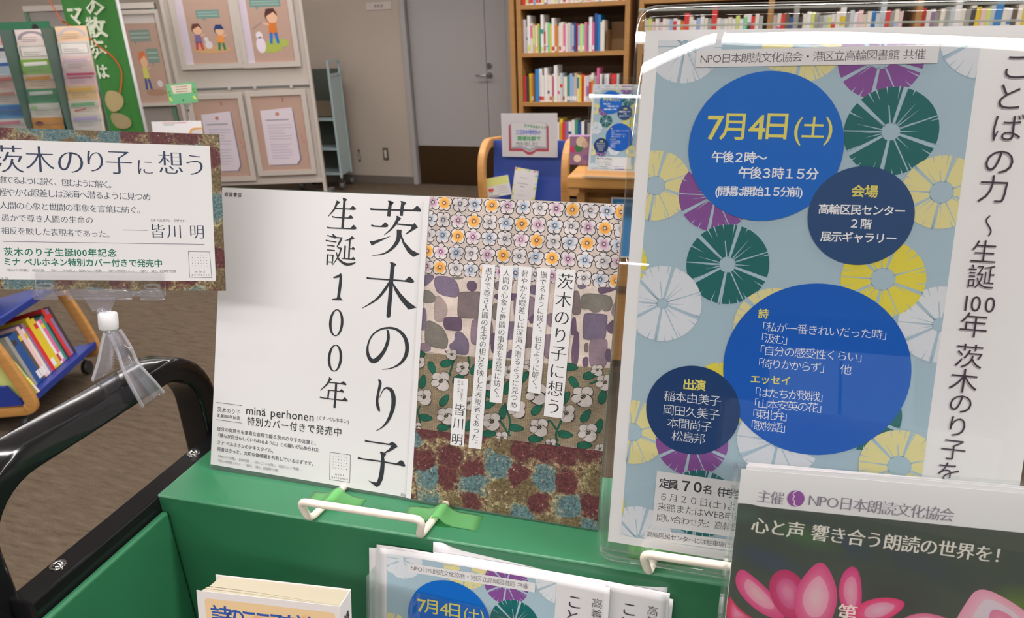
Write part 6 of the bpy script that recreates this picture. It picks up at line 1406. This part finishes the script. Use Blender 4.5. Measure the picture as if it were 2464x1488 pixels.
# --- small green sign and white card standing on the trolley's top
tsf = Fr.up((*Fr.up((0, 0, 0)).hit(430, 235, 1, 3.6)[:2], 0), 12)
a = tsf.hit(400, 203, 1); b = tsf.hit(470, 200, 1); c = tsf.hit(392, 258, 1); f = tsf.child(*a, 0, 10, 3); wv = b[0]-a[0]; hv = .125
o = sheet('green_sign', f, wv, hv, bmat((92, 158, 112)), .0015); tag(o, 'small green bordered sign in a clip in front of the white display panel', 'sign')
P = Print(f, dz=1e-4, z0=.0002); P.poly([(wv*.14, -.01), (wv*.86, -.01), (wv*.82, -.062), (wv*.2, -.062)], K(190, 178, 160), True)
for x, y_ in ((.06, .7), (.1, .8), (.88, .72), (.92, .8)): P.circle((wv*x, -hv*y_), .007, K(196, 190, 60), 10, True)
for x, y_ in ((.06, .4), (.08, .55), (.9, .35), (.93, .5)): P.circle((wv*x, -hv*y_), .008, K(86, 130, 50), 10, True)
P.L()
for i in range(3): P.poly([(wv*.3, -.02-.015*i), (wv*.7, -.02-.015*i), (wv*.7, -.024-.015*i), (wv*.3, -.024-.015*i)], K(100, 100, 90), True)
P.circle((wv*.5, -hv*.85), .006, K(60, 60, 50), 10, True); P.build('printed_face', o)
ce = tsf.child(a[0]+wv*.5, .01, a[2]-hv-.004); ez = a[2]-hv-.0
cl = MB().box(-.02, .02, -.008, .008, -.012, .004, 0).cyl((.0, 0, -.012), (.0, 0, -.05), .008, 12, 1).cyl((0, 0, -.05), (0, 0, -.35), .004, 8, 0).box(-.04, .04, -.03, .03, -.36, -.35, 0).build('sign_clip', [gl, mat('steel')], None, Fr.up(tsf.w(a[0]+wv*.52, .014, ez), 12)); tag(cl, 'clip and stem under the small green sign', 'clip')
a = tsf.hit(364, 293, 1, -.05); b = tsf.hit(484, 291, 1, -.05); f = tsf.child(*a, 0, 8, 0); wv = b[0]-a[0]
o = sheet('white_card', f, wv, .16, paper2, .0015); tag(o, 'white card with a red printed line beside the orange paper strip', 'card')
P = Print(f, dz=1e-4, z0=.0002); P.poly([(wv*.22, -.008), (wv*.7, -.008), (wv*.7, -.013), (wv*.22, -.013)], K(180, 90, 110), True); P.poly([(wv*.24, -.02), (wv*.45, -.02), (wv*.45, -.025), (wv*.24, -.025)], K(110, 150, 130), True); P.build('printed_face', o)
f = tsf.child(*tsf.hit(458, 325, 1, -.07), 0, 0, 0); mb = MB().slab([(0, 0), (.018, .028), (.045, .034), (.095, .036), (.095, .046), (.04, .046), (.012, .038), (-.012, 0)], 0, .003); o = mb.build('paper_arrow', bmat((214, 160, 90)), None, f); tag(o, 'curved orange paper strip beside the white card above the sign card', 'paper strip')
# low table that carries them
tt = empty('side_table', Fr.up(tsf.w(0, 0, 0), 12)); tag(tt, 'small round topped table behind the sign card carrying the green sign', 'table'); zt2 = ez-.36
MB().slab([(.17*math.cos(2*PI*k/28), .17*math.sin(2*PI*k/28)) for k in range(28)], zt2-.02, zt2-.0005).build('table_top', panelw, tt); MB().cyl((0, 0, .02), (0, 0, zt2-.02), .02).build('column', alu, tt); MB().cyl((0, 0, 0), (0, 0, .02), .15, 24).build('base', alu, tt)

bpy.data.objects.remove(_fob)
